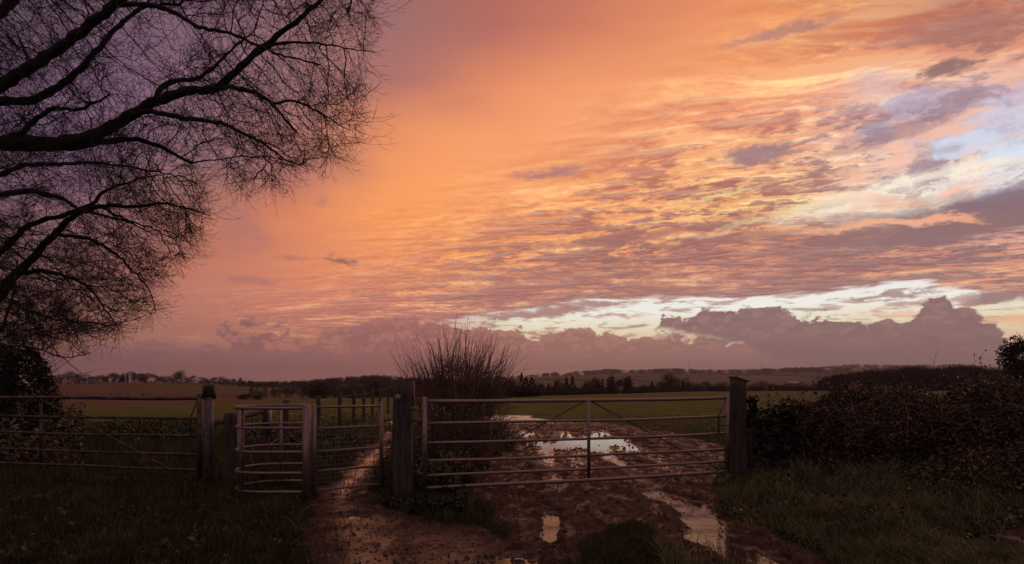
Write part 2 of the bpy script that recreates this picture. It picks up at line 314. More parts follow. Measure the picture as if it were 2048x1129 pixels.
class MB:
    """collects boxes, tubes and ribbons as one mesh"""
    def __init__(s): s.v = []; s.p3 = []; s.p4 = []; s.n = 0
    def add(s, V, q=None, t=None):
        V = np.asarray(V, float); s.v.append(V)
        if q is not None and len(q): s.p4.append(np.asarray(q)+s.n)
        if t is not None and len(t): s.p3.append(np.asarray(t)+s.n)
        s.n += len(V)
    def box(s, c, d, R=None, bev=0.0):
        c = np.array(c, float); d = np.array(d, float)/2
        sg = np.array([[x, y, z] for x in (-1, 1) for y in (-1, 1) for z in (-1, 1)], float)
        V = sg*d
        if R is not None: V = V @ np.array(R).T
        s.add(V+c, [[0,1,3,2],[4,6,7,5],[0,4,5,1],[2,3,7,6],[0,2,6,4],[1,5,7,3]])
    def tube(s, pts, r, k=10, caps=True, closed=False):
        pts = np.asarray(pts, float); n = len(pts); r = np.broadcast_to(np.asarray(r, float), (n,))
        t = np.gradient(pts, axis=0) if not closed else np.roll(pts, -1, 0)-np.roll(pts, 1, 0)
        t /= np.linalg.norm(t, axis=1)[:, None]+1e-9
        ref = np.array([0, 0, 1.0]) if abs(t[:, 2]).mean() < .8 else np.array([1.0, 0, 0])
        a = np.cross(t, ref); a /= np.linalg.norm(a, axis=1)[:, None]+1e-9; b = np.cross(t, a)
        th = np.arange(k)*2*np.pi/k
        V = pts[:, None]+r[:, None, None]*(a[:, None]*np.cos(th)[None, :, None]+b[:, None]*np.sin(th)[None, :, None])
        V = V.reshape(-1, 3); q = []
        m = n if closed else n-1
        for i in range(m):
            j = (i+1) % n
            for u in range(k): w_ = (u+1) % k; q.append([i*k+u, i*k+w_, j*k+w_, j*k+u])
        tt = []
        if caps and not closed:
            V = np.vstack([V, pts[0], pts[-1]]); c0 = n*k; c1 = n*k+1
            for u in range(k): w_ = (u+1) % k; tt.append([c0, w_, u]); tt.append([c1, (n-1)*k+u, (n-1)*k+w_])
        s.add(V, q, tt)
    def build(s, name, mat, parent=None, smooth=False):
        P = []
        if s.p4: P.append(np.vstack(s.p4))
        if s.p3: P.append(np.vstack(s.p3))
        return mesh_np(name, np.vstack(s.v), P, mat, parent, smooth)
# ---- value noise in numpy
def _h(ix, iy, seed):
    n = (ix.astype(np.int64)*374761393+iy.astype(np.int64)*668265263+seed*974634777) & 0xffffffff
    n = ((n ^ (n >> 13))*1274126177) & 0xffffffff; n = n ^ (n >> 16)
    return (n & 0xffff)/65535.0
def vnoise(x, y, seed=0):
    ix = np.floor(x); iy = np.floor(y); fx = x-ix; fy = y-iy; fx = fx*fx*(3-2*fx); fy = fy*fy*(3-2*fy)
    a = _h(ix, iy, seed); b = _h(ix+1, iy, seed); c_ = _h(ix, iy+1, seed); d = _h(ix+1, iy+1, seed)
    return (a*(1-fx)+b*fx)*(1-fy)+(c_*(1-fx)+d*fx)*fy
def fbm(x, y, freq, octv=4, seed=0, gain=.5):
    x = np.asarray(x, float); y = np.asarray(y, float)
    s_ = 0; a = 1; t_ = 0
    for i in range(octv):
        ca, sa = math.cos(i*1.1+.4), math.sin(i*1.1+.4)
        s_ = s_+a*vnoise((x*ca-y*sa)*freq, (x*sa+y*ca)*freq, seed+i*17); t_ += a; a *= gain; freq *= 2.03
    return s_/t_                                        # 0..1
def sstep(x, a, b): t_ = np.clip((x-a)/(b-a), 0, 1); return t_*t_*(3-2*t_)
def sdist(x, y, poly):
    """signed distance to polygon, positive inside"""
    P_ = np.array(poly, float); d = np.full(x.shape, 1e9); ins = np.zeros(x.shape, bool)
    for i in range(len(P_)):
        ax, ay = P_[i]; bx, by = P_[(i+1) % len(P_)]
        ex_, ey_ = bx-ax, by-ay; t_ = np.clip(((x-ax)*ex_+(y-ay)*ey_)/(ex_*ex_+ey_*ey_+1e-12), 0, 1)
        d = np.minimum(d, np.hypot(x-ax-t_*ex_, y-ay-t_*ey_))
        c_ = ((ay > y) != (by > y)); xi = ax+(y-ay)*(bx-ax)/(by-ay+1e-12)
        ins ^= c_ & (x < xi)
    return np.where(ins, d, -d)
# ================================================================== materials
def principled(name):
    m = bpy.data.materials.new(name); m.use_nodes = True; t = NT(m.node_tree); b = m.node_tree.nodes['Principled BSDF']
    return m, t, b
def simple(name, col, rough=.6, metal=0.0, scale=8.0, var=.35, bump=.3, bscale=40., spec=.5, stretch=(1, 1, 1), dist=.01, col2=None):
    m, t, b = principled(name)
    co = t.n.new('ShaderNodeTexCoord').outputs['Object']; co = t.vm('MULTIPLY', co, stretch)
    n_ = t.noise(co, scale, 6, .6)
    f = t.ss(n_, .3, .7)
    c2 = col2 if col2 else tuple(v*(1+var) for v in col)
    t.put(b.inputs['Base Color'], t.mix(f, (*[v*(1-var) for v in col], 1), (*c2, 1)))
    t.put(b.inputs['Roughness'], t.ss(t.noise(co, scale*2.3, 4), .3, .7, max(.02, rough-.12), min(1, rough+.12)))
    b.inputs['Metallic'].default_value = metal; b.inputs['Specular IOR Level'].default_value = spec
    if bump:
        bn = t.n.new('ShaderNodeBump'); bn.inputs['Strength'].default_value = bump; bn.inputs['Distance'].default_value = dist
        t.put(bn.inputs['Height'], t.noise(co, bscale, 5, .65)); t.l.new(bn.outputs[0], b.inputs['Normal'])
    return m
def leafmat(name, cols, rough=.55, scale=3.0, trans=.15):
    """leaves and blades: colour varies from one leaf to the next"""
    m, t, b = principled(name)
    g = t.n.new('ShaderNodeNewGeometry')
    isl = g.outputs['Random Per Island']
    st = [((i+.5)/len(cols), c_) for i, c_ in enumerate(cols)]
    c_ = t.ramp(isl, st)
    n_ = t.noise(t.n.new('ShaderNodeTexCoord').outputs['Object'], scale, 3)
    c_ = t.mix(1.0, c_, t.mix(t.ss(n_, .3, .7), (.65, .65, .65, 1), (1.3, 1.3, 1.3, 1)), 'MULTIPLY')
    t.put(b.inputs['Base Color'], c_); b.inputs['Roughness'].default_value = rough
    b.inputs['Specular IOR Level'].default_value = .3
    return m
M = {}
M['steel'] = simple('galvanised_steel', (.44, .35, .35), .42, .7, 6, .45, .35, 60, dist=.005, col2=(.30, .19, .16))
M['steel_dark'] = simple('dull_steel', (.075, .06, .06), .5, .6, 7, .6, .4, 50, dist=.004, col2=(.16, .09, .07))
M['steel_worn'] = simple('worn_steel', (.12, .10, .10), .5, .6, 9, .5, .4, 50, dist=.004)
M['timber'] = simple('weathered_timber', (.075, .055, .045), .75, 0, 5, .5, .9, 22, stretch=(6, 6, .7), dist=.02)
M['timber_pale'] = simple('pale_timber', (.17, .105, .07), .7, 0, 5, .4, .7, 22, stretch=(5, 5, .8), dist=.012)
M['stone'] = simple('limestone', (.10, .085, .075), .85, 0, 7, .5, 1.0, 14, dist=.03)
M['postgrey'] = simple('grey_post', (.060, .043, .039), .8, 0, 6, .4, .8, 18, stretch=(3, 3, .8), dist=.02)
M['black'] = simple('black_cap', (.012, .010, .010), .7, 0, 20, .3, .6, 30)
M['bark'] = simple('beech_bark', (.016, .012, .012), .8, 0, 3, .4, .8, 14, dist=.02)
M['twig'] = simple('twig', (.015, .011, .011), .8, 0, 3, .3, 0)
M['shoot'] = simple('hazel_shoot', (.12, .062, .048), .6, 0, 3, .4, 0)
M['wire'] = simple('fence_wire', (.25, .22, .21), .4, .8, 10, .3, 0)
M['disc'] = simple('waymark_disc', (.35, .22, .17), .5, 0, 30, .3, 0)
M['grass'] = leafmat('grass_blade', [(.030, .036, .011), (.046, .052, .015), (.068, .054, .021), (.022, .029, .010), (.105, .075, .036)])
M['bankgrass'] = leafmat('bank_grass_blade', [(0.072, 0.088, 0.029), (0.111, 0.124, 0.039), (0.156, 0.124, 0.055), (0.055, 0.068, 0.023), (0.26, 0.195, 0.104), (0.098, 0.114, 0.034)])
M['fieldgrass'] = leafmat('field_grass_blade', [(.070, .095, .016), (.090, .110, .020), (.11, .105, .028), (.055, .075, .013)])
M['weed'] = leafmat('weed_leaf', [(.040, .055, .018), (.060, .072, .024), (.080, .058, .028), (.030, .042, .016), (.11, .10, .04), (.13, .13, .05)], .42)
M['bramble'] = leafmat('bramble_leaf', [(0.054, 0.043, 0.03), (0.07, 0.051, 0.038), (0.101, 0.057, 0.041), (0.041, 0.038, 0.026), (0.203, 0.095, 0.054), (0.081, 0.081, 0.032), (0.162, 0.115, 0.061)], .36)
M['ivy'] = leafmat('ivy_leaf', [(.018, .022, .012), (.026, .028, .016), (.014, .016, .010)], .33)
M['deadleaf'] = leafmat('fallen_leaf', [(.07, .035, .02), (.04, .025, .016), (.12, .065, .035), (.03, .02, .014)], .5)
M['fartree'] = leafmat('bare_tree_far', [(.050, .030, .028), (.065, .040, .036), (.040, .026, .024)], .9, .05)
M['straw'] = simple('dry_straw', (.16, .11, .065), .7, 0, 4, .4, 0)
M['clod'] = simple('mud_clod', (.042, .022, .016), .6, 0, 9, .4, .5, 60)
M['farever'] = leafmat('evergreen_far', [(.034, .027, .023), (.046, .034, .029)], .9, .05)
# ================================================================== ground
POL = {}
def W(pts): return [ground_xy(*p) for p in pts]
POL['track'] = W([(905,1400),(985,1110),(1010,1060),(985,1010),(935,985),(925,960),(985,925),(1030,885),(1020,862),(985,845),(975,834),(1000,826),(1040,826),(1100,838),(1230,846),(1330,862),(1440,895),(1490,925),(1440,945),(1408,985),(1425,1020),(1515,1062),(1620,1112),(1780,1400)])
POL['apron'] = W([(560,1400),(610,1129),(615,1045),(625,1010),(640,985),(670,950),(728,905),(752,880),(770,862),(776,850),(782,842),(790,842),(790,870),(785,905),(762,945),(740,975),(722,1000),(760,1012),(850,1045),(960,1062),(1040,1085),(1200,1400)])
POL['patch'] = W([(1150,1400),(1140,1129),(1160,1075),(1200,1050),(1270,1038),(1330,1060),(1345,1100),(1335,1200),(1320,1400)])   # grassy middle of the track
POL['corner'] = W([(1960,1080),(1990,1066),(2080,1058),(2300,1070),(2300,1130),(2060,1105),(1990,1096)])
PUD = [  # (x0,y0,x1,y1) in photograph pixels on the ground, depth, tilt
 (1052,882,1160,894,.075),(1140,869,1252,897,.080),(1085,877,1215,890,.08),(1040,862,1068,873,.03),(1120,862,1150,868,.03),(1175,862,1230,869,.04),(1160,893,1215,899,.035),
 (1078,950,1126,960,.035),(1146,949,1172,955,.03),(1090,1026,1114,1086,.045),(1330,998,1400,1012,.05),(1368,1010,1418,1032,.05),(1378,1063,1458,1079,.045),(1485,1103,1572,1160,.05),
 (975,1116,1120,1190,.05),(752,905,784,914,.03),(760,888,784,896,.03),(664,1028,740,1036,.022),(1990,1070,2060,1098,.04),(1255,922,1278,928,.03),(1300,930,1330,936,.02),(1230,1066,1250,1074,.012),(1360,1085,1378,1110,.02)]
def crest_py(px): return np.interp(px, [-400,100,400,480,600,760,1024,1200,1380,1480,2048,2600], [818,815,810,803,799,796,794,789,784,783,782,781])
LVL = -0.034
def base_h(x, y):
    x = np.asarray(x, float); y = np.asarray(y, float)
    ys = np.maximum(y, 1.0); px = CX+F*x/np.maximum(ys, 4)
    zc = EYE-(crest_py(np.clip(px, -400, 2600))-HY)/F*75.0
    z = zc*np.clip((y-17)/58.0, 0, 1.0)
    z = z - np.maximum(y-76, 0)*.16
    z = np.maximum(z, -24)
    # right-hand verge and left verge stand a little higher than the mud
    return z
def verge(x, y):
    mud, d = mudmask(x, y)
    b = .10*sstep(-d, .05, 1.1)
    rb = sstep(x-.25*(y-7), 3.6, 6.0)*sstep(y, 10.5, 8.5)*.10
    return b*sstep(y, 30, 12)+rb*(1-sstep(sdist(x, y, POL['corner']), -.4, .05)), mud, d
def mudmask(x, y):
    n_ = (fbm(x, y, 1.7, 4, 5)-.5)
    d1 = sdist(x, y, POL['track']); d2 = sdist(x, y, POL['apron']); d3 = sdist(x, y, POL['corner'])
    d = np.maximum(np.maximum(d1, d2), d3)
    dp = sdist(x, y, POL['patch'])
    d = np.minimum(d, -dp+.05)
    sc_ = np.clip(np.asarray(y)/9, .6, 1.8)
    d = d+n_*.75*sc_
    return sstep(d, -.10, .12), d
def prints(x, y, freq, seed):
    """hoof and boot prints: jittered hollows, distance to the nearest and its own random number"""
    X_, Y_ = x*freq, y*freq*.8; ix, iy = np.floor(X_), np.floor(Y_); best = np.full(x.shape, 9.0); rnd = np.zeros(x.shape)
    for a_ in (-1, 0, 1):
        for b_ in (-1, 0, 1):
            cx_, cy_ = ix+a_, iy+b_; d = np.hypot(X_-cx_-.15-.7*_h(cx_, cy_, seed), Y_-cy_-.15-.7*_h(cx_, cy_, seed+1)); m_ = d < best
            best = np.where(m_, d, best); rnd = np.where(m_, _h(cx_, cy_, seed+2), rnd)
    return best/freq, rnd
RUTS = [(W([(1318,990),(1372,1008),(1398,1030),(1408,1058),(1432,1082),(1490,1106),(1600,1165),(1700,1300)]), .24, .062),
        (W([(1107,1024),(1101,1055),(1098,1080)]), .085, .060),
        (W([(1190,870),(1225,915),(1290,960),(1320,990)]), .15, .012), (W([(1090,880),(1100,940),(1120,980)]), .14, .012)]
def ldist(x, y, pl):
    d = np.full(x.shape, 1e9)
    for (ax, ay), (bx, by) in zip(pl[:-1], pl[1:]):
        ex_, ey_ = bx-ax, by-ay; t_ = np.clip(((x-ax)*ex_+(y-ay)*ey_)/(ex_*ex_+ey_*ey_), 0, 1); d = np.minimum(d, np.hypot(x-ax-t_*ex_, y-ay-t_*ey_))
    return d
def full_h(x, y):
    z = base_h(x, y); vb, mud, d = verge(x, y); near = sstep(y, 30, 14)
    cl = fbm(x, y, 5.5, 4, 11); lump = fbm(x*1.1, y, 1.3, 3, 21)
    clods = (np.abs(cl-.5)*2)
    fi = fbm(x, y, 15, 3, 31)
    z = z+vb+mud*near*(.006+.07*np.maximum(cl-.46, 0)+.03*(lump-.5)+.075*np.maximum(fi-.46, 0)+.05*np.maximum(fbm(x, y, 34, 2, 33)-.5, 0))
    ap = sstep(sdist(x, y, POL['apron']), -.1, .4)                      # trodden smoother
    z = z-mud*near*ap*(.055*np.maximum(cl-.46, 0)+.06*np.maximum(fi-.46, 0)+.03*np.maximum(fbm(x, y, 34, 2, 33)-.5, 0))
    # wheel ruts along the track
    xr = x-.02*(y-8)
    for c_ in (1.15, 2.75):
        z = z-mud*near*.022*np.exp(-((xr-c_-(y-6)*-.02)/.22)**2)*sstep(y, 16, 12)
    pdist, prn = prints(x+.05*fbm(x, y, 3, 2, 71), y, 4.2, 300)
    amt = mud*near*(prn < .55)*(1-.5*ap)*(.5+prn)
    z = z+amt*(-.034*sstep(pdist, .075, .04)+.014*np.exp(-((pdist-.092)/.022)**2))
    for pl, wd, dp in RUTS:
        dd = ldist(x, y, pl)+(fbm(x, y, 4.5, 3, 93)-.5)*wd*1.1; g_ = np.exp(-(dd/wd)**4); z = z*(1-g_*.95)+mud*g_*(-dp*(.45+.9*fbm(x, y, 2.6, 3, 90))+.05*np.maximum(fi-.60, 0))
        z = z+mud*.010*np.exp(-((dd-wd*1.5)/.07)**2)
    z = z+(1-mud)*((fbm(x, y, 2.2, 4, 41)-.5)*.10)*sstep(y, 60, 25)
    z = z+(1-mud)*(fbm(x, y, .35, 3, 43)-.5)*.16*sstep(y, 120, 30)*sstep(y, 10, 20)
    X0, Y0 = 1.45, 12.6
    wm = sstep(np.hypot((x-X0)/1.75, (y-Y0)/4.2), 1.0, .45)*mud
    z = z-wm*.028+wm*.08*(fbm(x, y, 9, 4, 61)-.5)
    for (a, b_, c_, e_, dep) in PUD:
        X0, Yf = ground_xy(a, b_); X1, _ = ground_xy(c_, b_); xa, Yn = ground_xy(a, e_)
        cy = (Yf+Yn)/2; cx_ = ((a+c_)/2-CX)/F*cy; rx = (c_-a)/2/F*cy*1.15; ry = (Yf-Yn)/2*1.1
        q_ = np.sqrt(((x-cx_)/rx)**2+((y-cy)/ry)**2)
        
        k2 = sstep(q_+(fi-.5)*1.7+(cl-.5)*1.6, 1.40, .85)
        z = z*(1-k2)+k2*(LVL-dep*.7+.16*np.maximum(cl-.58, 0)+(fi-.5)*.03)
    return z, mud
gx = [0.]; 
while gx[-1] < 6.5: gx.append(gx[-1]+.034)
while gx[-1] < 420: gx.append(gx[-1]+.034*(gx[-1]/6.5)**1.55)
gx = np.array(gx); gx = np.concatenate([-gx[:0:-1], gx])
gy = [3.6]
while gy[-1] < 130: gy.append(gy[-1]+.032*(max(gy[-1], 5)/5)**1.25)
gyb = [3.6]
while gyb[-1] > -60: gyb.append(gyb[-1]-.05-.15*(3.6-gyb[-1]))
gy = np.array(gyb[:0:-1]+gy)
GX, GY = np.meshgrid(gx, gy)
GZ, MUD = full_h(GX, GY)
# keep the outermost rim down under the hills sheet
nx, ny = len(gx), len(gy)
ii = np.arange(nx*ny).reshape(ny, nx)
quads = np.stack([ii[:-1, :-1], ii[:-1, 1:], ii[1:, 1:], ii[1:, :-1]], -1).reshape(-1, 4)
mg, t, b = principled('ground_soil_and_turf')
at_ = t.n.new('ShaderNodeAttribute'); at_.attribute_name = 'mud'; mud_f = at_.outputs['Fac']
co = t.n.new('ShaderNodeTexCoord').outputs['Object']; ox, oy, oz = t.sep(co)
nA = t.noise(co, 3.0, 6, .6); nB = t.noise(co, 26, 5, .6); nC = t.noise(co, .45, 4, .55)
soil = t.mix(t.ss(nA, .3, .7), (.038, .013, .009, 1), (.074, .029, .018, 1))
soil = t.mix(t.ss(nB, .45, .75, 0, .5), soil, (.080, .036, .025, 1))
soil = t.mix(t.ss(t.noise(co, 60, 4), .62, .75, 0, .6), soil, (.12, .075, .045, 1))
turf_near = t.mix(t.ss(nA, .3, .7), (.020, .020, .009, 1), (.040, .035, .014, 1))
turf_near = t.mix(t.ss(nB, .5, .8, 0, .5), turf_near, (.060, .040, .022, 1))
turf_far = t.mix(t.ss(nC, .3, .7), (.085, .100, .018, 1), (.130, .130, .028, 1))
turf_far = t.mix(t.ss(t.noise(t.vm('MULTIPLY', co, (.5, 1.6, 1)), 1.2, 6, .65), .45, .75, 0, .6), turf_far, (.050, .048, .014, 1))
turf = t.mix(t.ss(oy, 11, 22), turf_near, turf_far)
# dry strip and stubble along the far left margin of the field
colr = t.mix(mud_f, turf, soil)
strip = t.math('MULTIPLY', t.ss(t.math('SUBTRACT', oy, t.math('MULTIPLY', t.noise(co, .3, 3), 6)), 63, 66), t.ss(ox, -27, -36))
colr = t.mix(strip, colr, (.17, .085, .045, 1))
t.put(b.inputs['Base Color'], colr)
wet = t.ss(t.noise(t.vm('MULTIPLY', co, (1, .6, 0)), 4.5, 8, .66), .46, .60)
low = t.ss(oz, .0, -.030)
wetf = t.math('MAXIMUM', t.math('MULTIPLY', wet, .44), low)
apx = t.n.new('ShaderNodeAttribute'); apx.attribute_name = 'trodden'
wetf = t.math('MAXIMUM', wetf, t.math('MULTIPLY', apx.outputs['Fac'], t.ss(nA, .30, .55, .55, 1.0)))
rg = t.mixf(wetf, .72, .17)
rg = t.math('ADD', rg, t.math('MULTIPLY', t.math('SUBTRACT', nB, .5), .25))
t.put(b.inputs['Roughness'], t.mixf(mud_f, .95, rg))
t.put(b.inputs['Coat Weight'], t.math('MULTIPLY', mud_f, t.ss(wetf, .25, .8, .0, 1.0))); b.inputs['Coat Roughness'].default_value = .15; b.inputs['Coat IOR'].default_value = 1.45
t.put(b.inputs['Specular IOR Level'], t.mixf(mud_f, .1, t.mixf(wetf, .25, .55)))
bn = t.n.new('ShaderNodeBump'); bn.inputs['Strength'].default_value = 1.0; bn.inputs['Distance'].default_value = .045
t.put(bn.inputs['Height'], t.math('ADD', t.noise(co, 14, 7, .65), t.math('MULTIPLY', t.noise(co, 55, 4, .6), .25))); t.l.new(bn.outputs[0], b.inputs['Normal'])
bc = t.n.new('ShaderNodeBump'); bc.inputs['Strength'].default_value = .40; bc.inputs['Distance'].default_value = .02
t.put(bc.inputs['Height'], t.noise(co, 16, 4, .55)); t.l.new(bc.outputs[0], b.inputs['Coat Normal'])
M['ground'] = mg
gr = mesh_np('ground', np.stack([GX, GY, GZ], -1).reshape(-1, 3), [quads], M['ground'], smooth=True)
a_ = gr.data.attributes.new('mud', 'FLOAT', 'POINT'); a_.data.foreach_set('value', MUD.ravel().astype(np.float32))
TR = sstep(sdist(GX, GY, POL['apron']), -.1, .5)*(.62+.38*sstep(GY, 6.2, 7.6))
a_ = gr.data.attributes.new('trodden', 'FLOAT', 'POINT'); a_.data.foreach_set('value', TR.ravel().astype(np.float32))
tag(gr, kind='structure')
# puddles: water standing in the hollows, one sheet each
mw, t, b = principled('muddy_water')
b.inputs['Base Color'].default_value = (.045, .028, .02, 1); b.inputs['Roughness'].default_value = .07; b.inputs['Specular IOR Level'].default_value = .8
b.inputs['IOR'].default_value = 1.5
bn = t.n.new('ShaderNodeBump'); bn.inputs['Strength'].default_value = .14; bn.inputs['Distance'].default_value = .01
t.put(bn.inputs['Height'], t.noise(t.n.new('ShaderNodeTexCoord').outputs['Object'], 9, 3)); t.l.new(bn.outputs[0], b.inputs['Normal'])
M['water'] = mw
def puddle(pxs, k):
    xs = []; 
    P_ = np.array(W(pxs)); c_ = P_.mean(0)
    V = np.column_stack([P_-c_, np.zeros(len(P_))])
    o = mesh_np('puddle', V, [np.arange(len(V))[::-1][None]], M['water']); o.location = (c_[0], c_[1], LVL+.0007*k); tag(o, kind='structure')
puddle([(930,982),(1345,982),(1262,846.5),(1030,846.5)], 0)
puddle([(1070,1100),(1126,1100),(1126,1004),(1086,1004)], 2)
puddle([(1295,1045),(1455,1045),(1440,985),(1300,985)], 3)
puddle([(1352,1090),(1495,1090),(1475,1045.6),(1360,1045.6)], 4)
puddle([(1395,1330),(1790,1330),(1600,1090.6),(1395,1090.6)], 5)
puddle([(950,1230),(1150,1230),(1130,1110),(965,1110)], 6)
puddle([(735,922),(792,922),(792,882),(745,882)], 7)
puddle([(1975,1108),(2090,1108),(2080,1060),(1980,1060)], 8)
puddle([(650,1044),(752,1044),(750,1022),(655,1022)], 10)
# ================================================================== hills
RID = {  # silhouettes of the land itself, photograph pixels
 130:  [(-600,900),(2600,900)],
 330:  [(-600,795),(0,793),(100,792),(500,797),(700,800),(1000,800),(1400,797),(1600,792),(1700,786),(2048,783),(2600,783)],
 420:  [(-600,780),(0,778),(100,777),(300,779),(500,786),(700,792),(1000,796),(1400,794),(1640,786),(1760,774),(2048,776),(2600,776)],
 520:  [(-600,769),(0,768),(100,768),(200,766),(300,766),(430,769),(520,776),(600,784),(700,786),(1000,790),(1400,791),(1700,785),(1800,780),(2048,780),(2600,780)],
 700:  [(-600,775),(0,773),(430,774),(520,774),(600,772),(700,768),(800,768),(900,772),(1000,778),(1400,788),(1800,785),(2600,785)],
 900:  [(-600,780),(300,778),(520,772),(600,768),(700,763),(760,761),(860,763),(1000,772),(1400,782),(2600,782)],
 1500: [(-600,780),(800,776),(1000,768),(1200,772),(1400,775),(1640,772),(2048,770),(2600,770)],
 2300: [(-600,778),(800,772),(1000,760),(1100,757),(1200,758),(1400,759),(1640,757),(2048,752),(2600,750)],
 3300: [(-600,775),(700,770),(1000,758),(1090,753),(1180,750),(1220,746),(1350,745),(1500,747),(1640,744),(2048,742),(2600,742)],
 4600: [(-600,770),(700,765),(1000,757),(1300,752),(1500,750),(1640,744),(1700,737),(1850,736),(1900,735),(1990,739),(2048,741),(2600,742)],
 7000: [(-600,775),(2600,775)]}
azs = np.concatenate([np.linspace(-math.pi, -.95, 30)[:-1], np.linspace(-.95, .95, 420), np.linspace(.95, math.pi, 30)[1:]])
keys = sorted(RID); rs = np.concatenate([[110], np.geomspace(130, 7000, 130)])
def hill_py(r, a):
    a_ = np.clip(a, -.95, .95); px = CX+F*np.tan(a_)
    v = [np.interp(px, [p[0] for p in RID[k]], [p[1] for p in RID[k]]) for k in keys]
    r = np.clip(r, keys[0], keys[-1]); j = np.clip(np.searchsorted(keys, r)-1, 0, len(keys)-2)
    v = np.array(v); kk = np.array(keys, float)
    f = sstep(np.log(r), np.log(kk[j]), np.log(kk[j+1]))
    if v.ndim == 1: v = v[:, None]
    idx = np.arange(v.shape[1])
    return v[j, idx]*(1-f)+v[j+1, idx]*f, a_
def hill_z(r, a):
    r = np.atleast_1d(np.asarray(r, float)); a = np.atleast_1d(np.asarray(a, float))
    if len(r) == 1: r = np.full(len(a), r[0])
    py, a_ = hill_py(r, a)
    z = EYE-(py-HY)/F*r*np.cos(a_)
    z = z+(fbm(r*np.sin(a), r*np.cos(a), .004, 3, 3)-.5)*r*.004
    return np.where(r < 129, np.minimum(z, -26), z)
def far_pt(px, r):
    a = math.atan((px-CX)/F); return np.array([r*math.sin(a), r*math.cos(a), float(hill_z(r, a)[0])])
HZ = np.array([hill_z(np.full(len(azs), r), azs) for r in rs])
HX = rs[:, None]*np.sin(azs)[None]; HYY = rs[:, None]*np.cos(azs)[None]
n1_, n2_ = HZ.shape; ii = np.arange(n1_*n2_).reshape(n1_, n2_)
quads = np.stack([ii[:-1, :-1], ii[1:, :-1], ii[1:, 1:], ii[:-1, 1:]], -1).reshape(-1, 4)
mh, t, b = principled('far_fields')
co = t.n.new('ShaderNodeTexCoord').outputs['Object']; hx, hy_, hz_ = t.sep(co)
vo = t.n.new('ShaderNodeTexVoronoi'); vo.feature = 'F1'; vo.inputs['Scale'].default_value = .0035; t.put(vo.inputs['Vector'], t.vm('MULTIPLY', co, (1, .55, 0)))
fc = t.ramp(t.sep(vo.outputs['Color'])[0], [(0, (.085,.065,.03)), (.3, (.11,.095,.035)), (.55, (.12,.075,.04)), (.8, (.075,.075,.025)), (1, (.14,.09,.05))])
fr = t.math('SQRT', t.math('ADD', t.math('MULTIPLY', hx, hx), t.math('MULTIPLY', hy_, hy_)))
brown = t.mix(t.ss(t.noise(t.vm('MULTIPLY', co, (1, 1, 0)), .006, 4), .4, .6), (.16, .085, .052, 1), (.14, .105, .052, 1))
fc = t.mix(t.math('MULTIPLY', t.ss(fr, 660, 600), t.ss(hx, 0, -120)), fc, brown)
t.put(b.inputs['Base Color'], t.mix(t.ss(t.noise(co, .05, 5), .3, .7, 0, .35), fc, (.06, .045, .03, 1))); b.inputs['Roughness'].default_value = .95; b.inputs['Specular IOR Level'].default_value = .05
hl = mesh_np('hills', np.stack([HX, HYY, HZ], -1).reshape(-1, 3), [quads], mh, smooth=True); tag(hl, kind='structure')
# ================================================================== gates, posts and fences
def frame2(A, B):
    """x axis along A->B on the ground"""
    A = np.array(A, float); B = np.array(B, float); d = B-A; L = np.hypot(*d); return A, d/L, L
def P3(A, d, s_, h, off=0.0): return [A[0]+d[0]*s_-d[1]*off, A[1]+d[1]*s_+d[0]*off, h]
def local(root, V): return V
def farm_gate(name, A, B, heights, label, hinge_left=True, latch_at=1, cut=None, brace=True, st='steel'):
    """tubular gate from A (hinge end) to B; built round its own origin at A"""
    A = np.array(A, float); B = np.array(B, float); d = B-A; L = float(np.hypot(*d)); rz = math.atan2(d[1], d[0])
    root = empty(name, (A[0], A[1], 0), rz); tag(root, label, 'gate')
    for k, h in enumerate(heights):
        m = MB(); r = .0245 if k in (0, len(heights)-1) else .019
        n = 14; xs = np.linspace(.02, L-.02, n)
        jr = random.uniform(-.006, .006); m.tube([[x, .004*math.sin(x*3+k), h-.014*math.sin(math.pi*x/L)+jr*math.sin(x*2.2+k*1.7)] for x in xs], r, 12); m.build('rail', M[st], root, True)
    for x, nm in ((0, 'stile'), (L, 'stile')):
        m = MB(); m.box((x, 0, (heights[0]+heights[-1])/2+.005), (.055, .045, heights[0]-heights[-1]+.10)); m.build(nm, M[st], root)
    xc = L*.5
    m = MB(); m.box((xc, -.024, (heights[0]+heights[-1])/2), (.045, .010, heights[0]-heights[-1]-.03)); m.build('centre_bar', M[st], root)
    if brace:
        for sgn in (-1, 1):
            m = MB(); x0 = xc+sgn*.06; x1 = xc+sgn*(L*.5-.12); z0 = heights[0]-.03; z1 = heights[-1]+.03
            m.tube([[x0, .030, z0], [x1, .030, z1]], .010, 6); m.build('diagonal_brace', M['steel_dark'], root)
    # spring latch
    s_ = -1 if latch_at == 1 else 1; xe = L if latch_at == 1 else 0
    m = MB()
    m.tube([[xe+s_*.05, -.01, heights[0]-.03], [xe+s_*.16, -.02, heights[1]+.02], [xe+s_*.165, -.02, heights[1]], [xe+s_*.165, -.02, heights[2]]], .011, 8)
    m.tube([[xe+s_*.17, -.02, (heights[1]+heights[2])/2], [xe-s_*.09, -.02, (heights[1]+heights[2])/2]], .009, 8)
    m.build('latch', M['steel_worn'], root, True)
    for zz in (heights[1]+.03, heights[-2]+.02):
        xh = 0 if latch_at == 1 else L; q_ = -1 if latch_at == 1 else 1
        m = MB(); m.box((xh+q_*.045, 0, zz), (.07, .03, .05)); m.tube([[xh+q_*.08, 0, zz-.07], [xh+q_*.08, 0, zz+.05]], .012, 8)
        m.build('hinge', M['steel_worn'], root)
    return root
HG = [1.21, .935, .685, .457, .275, .12]
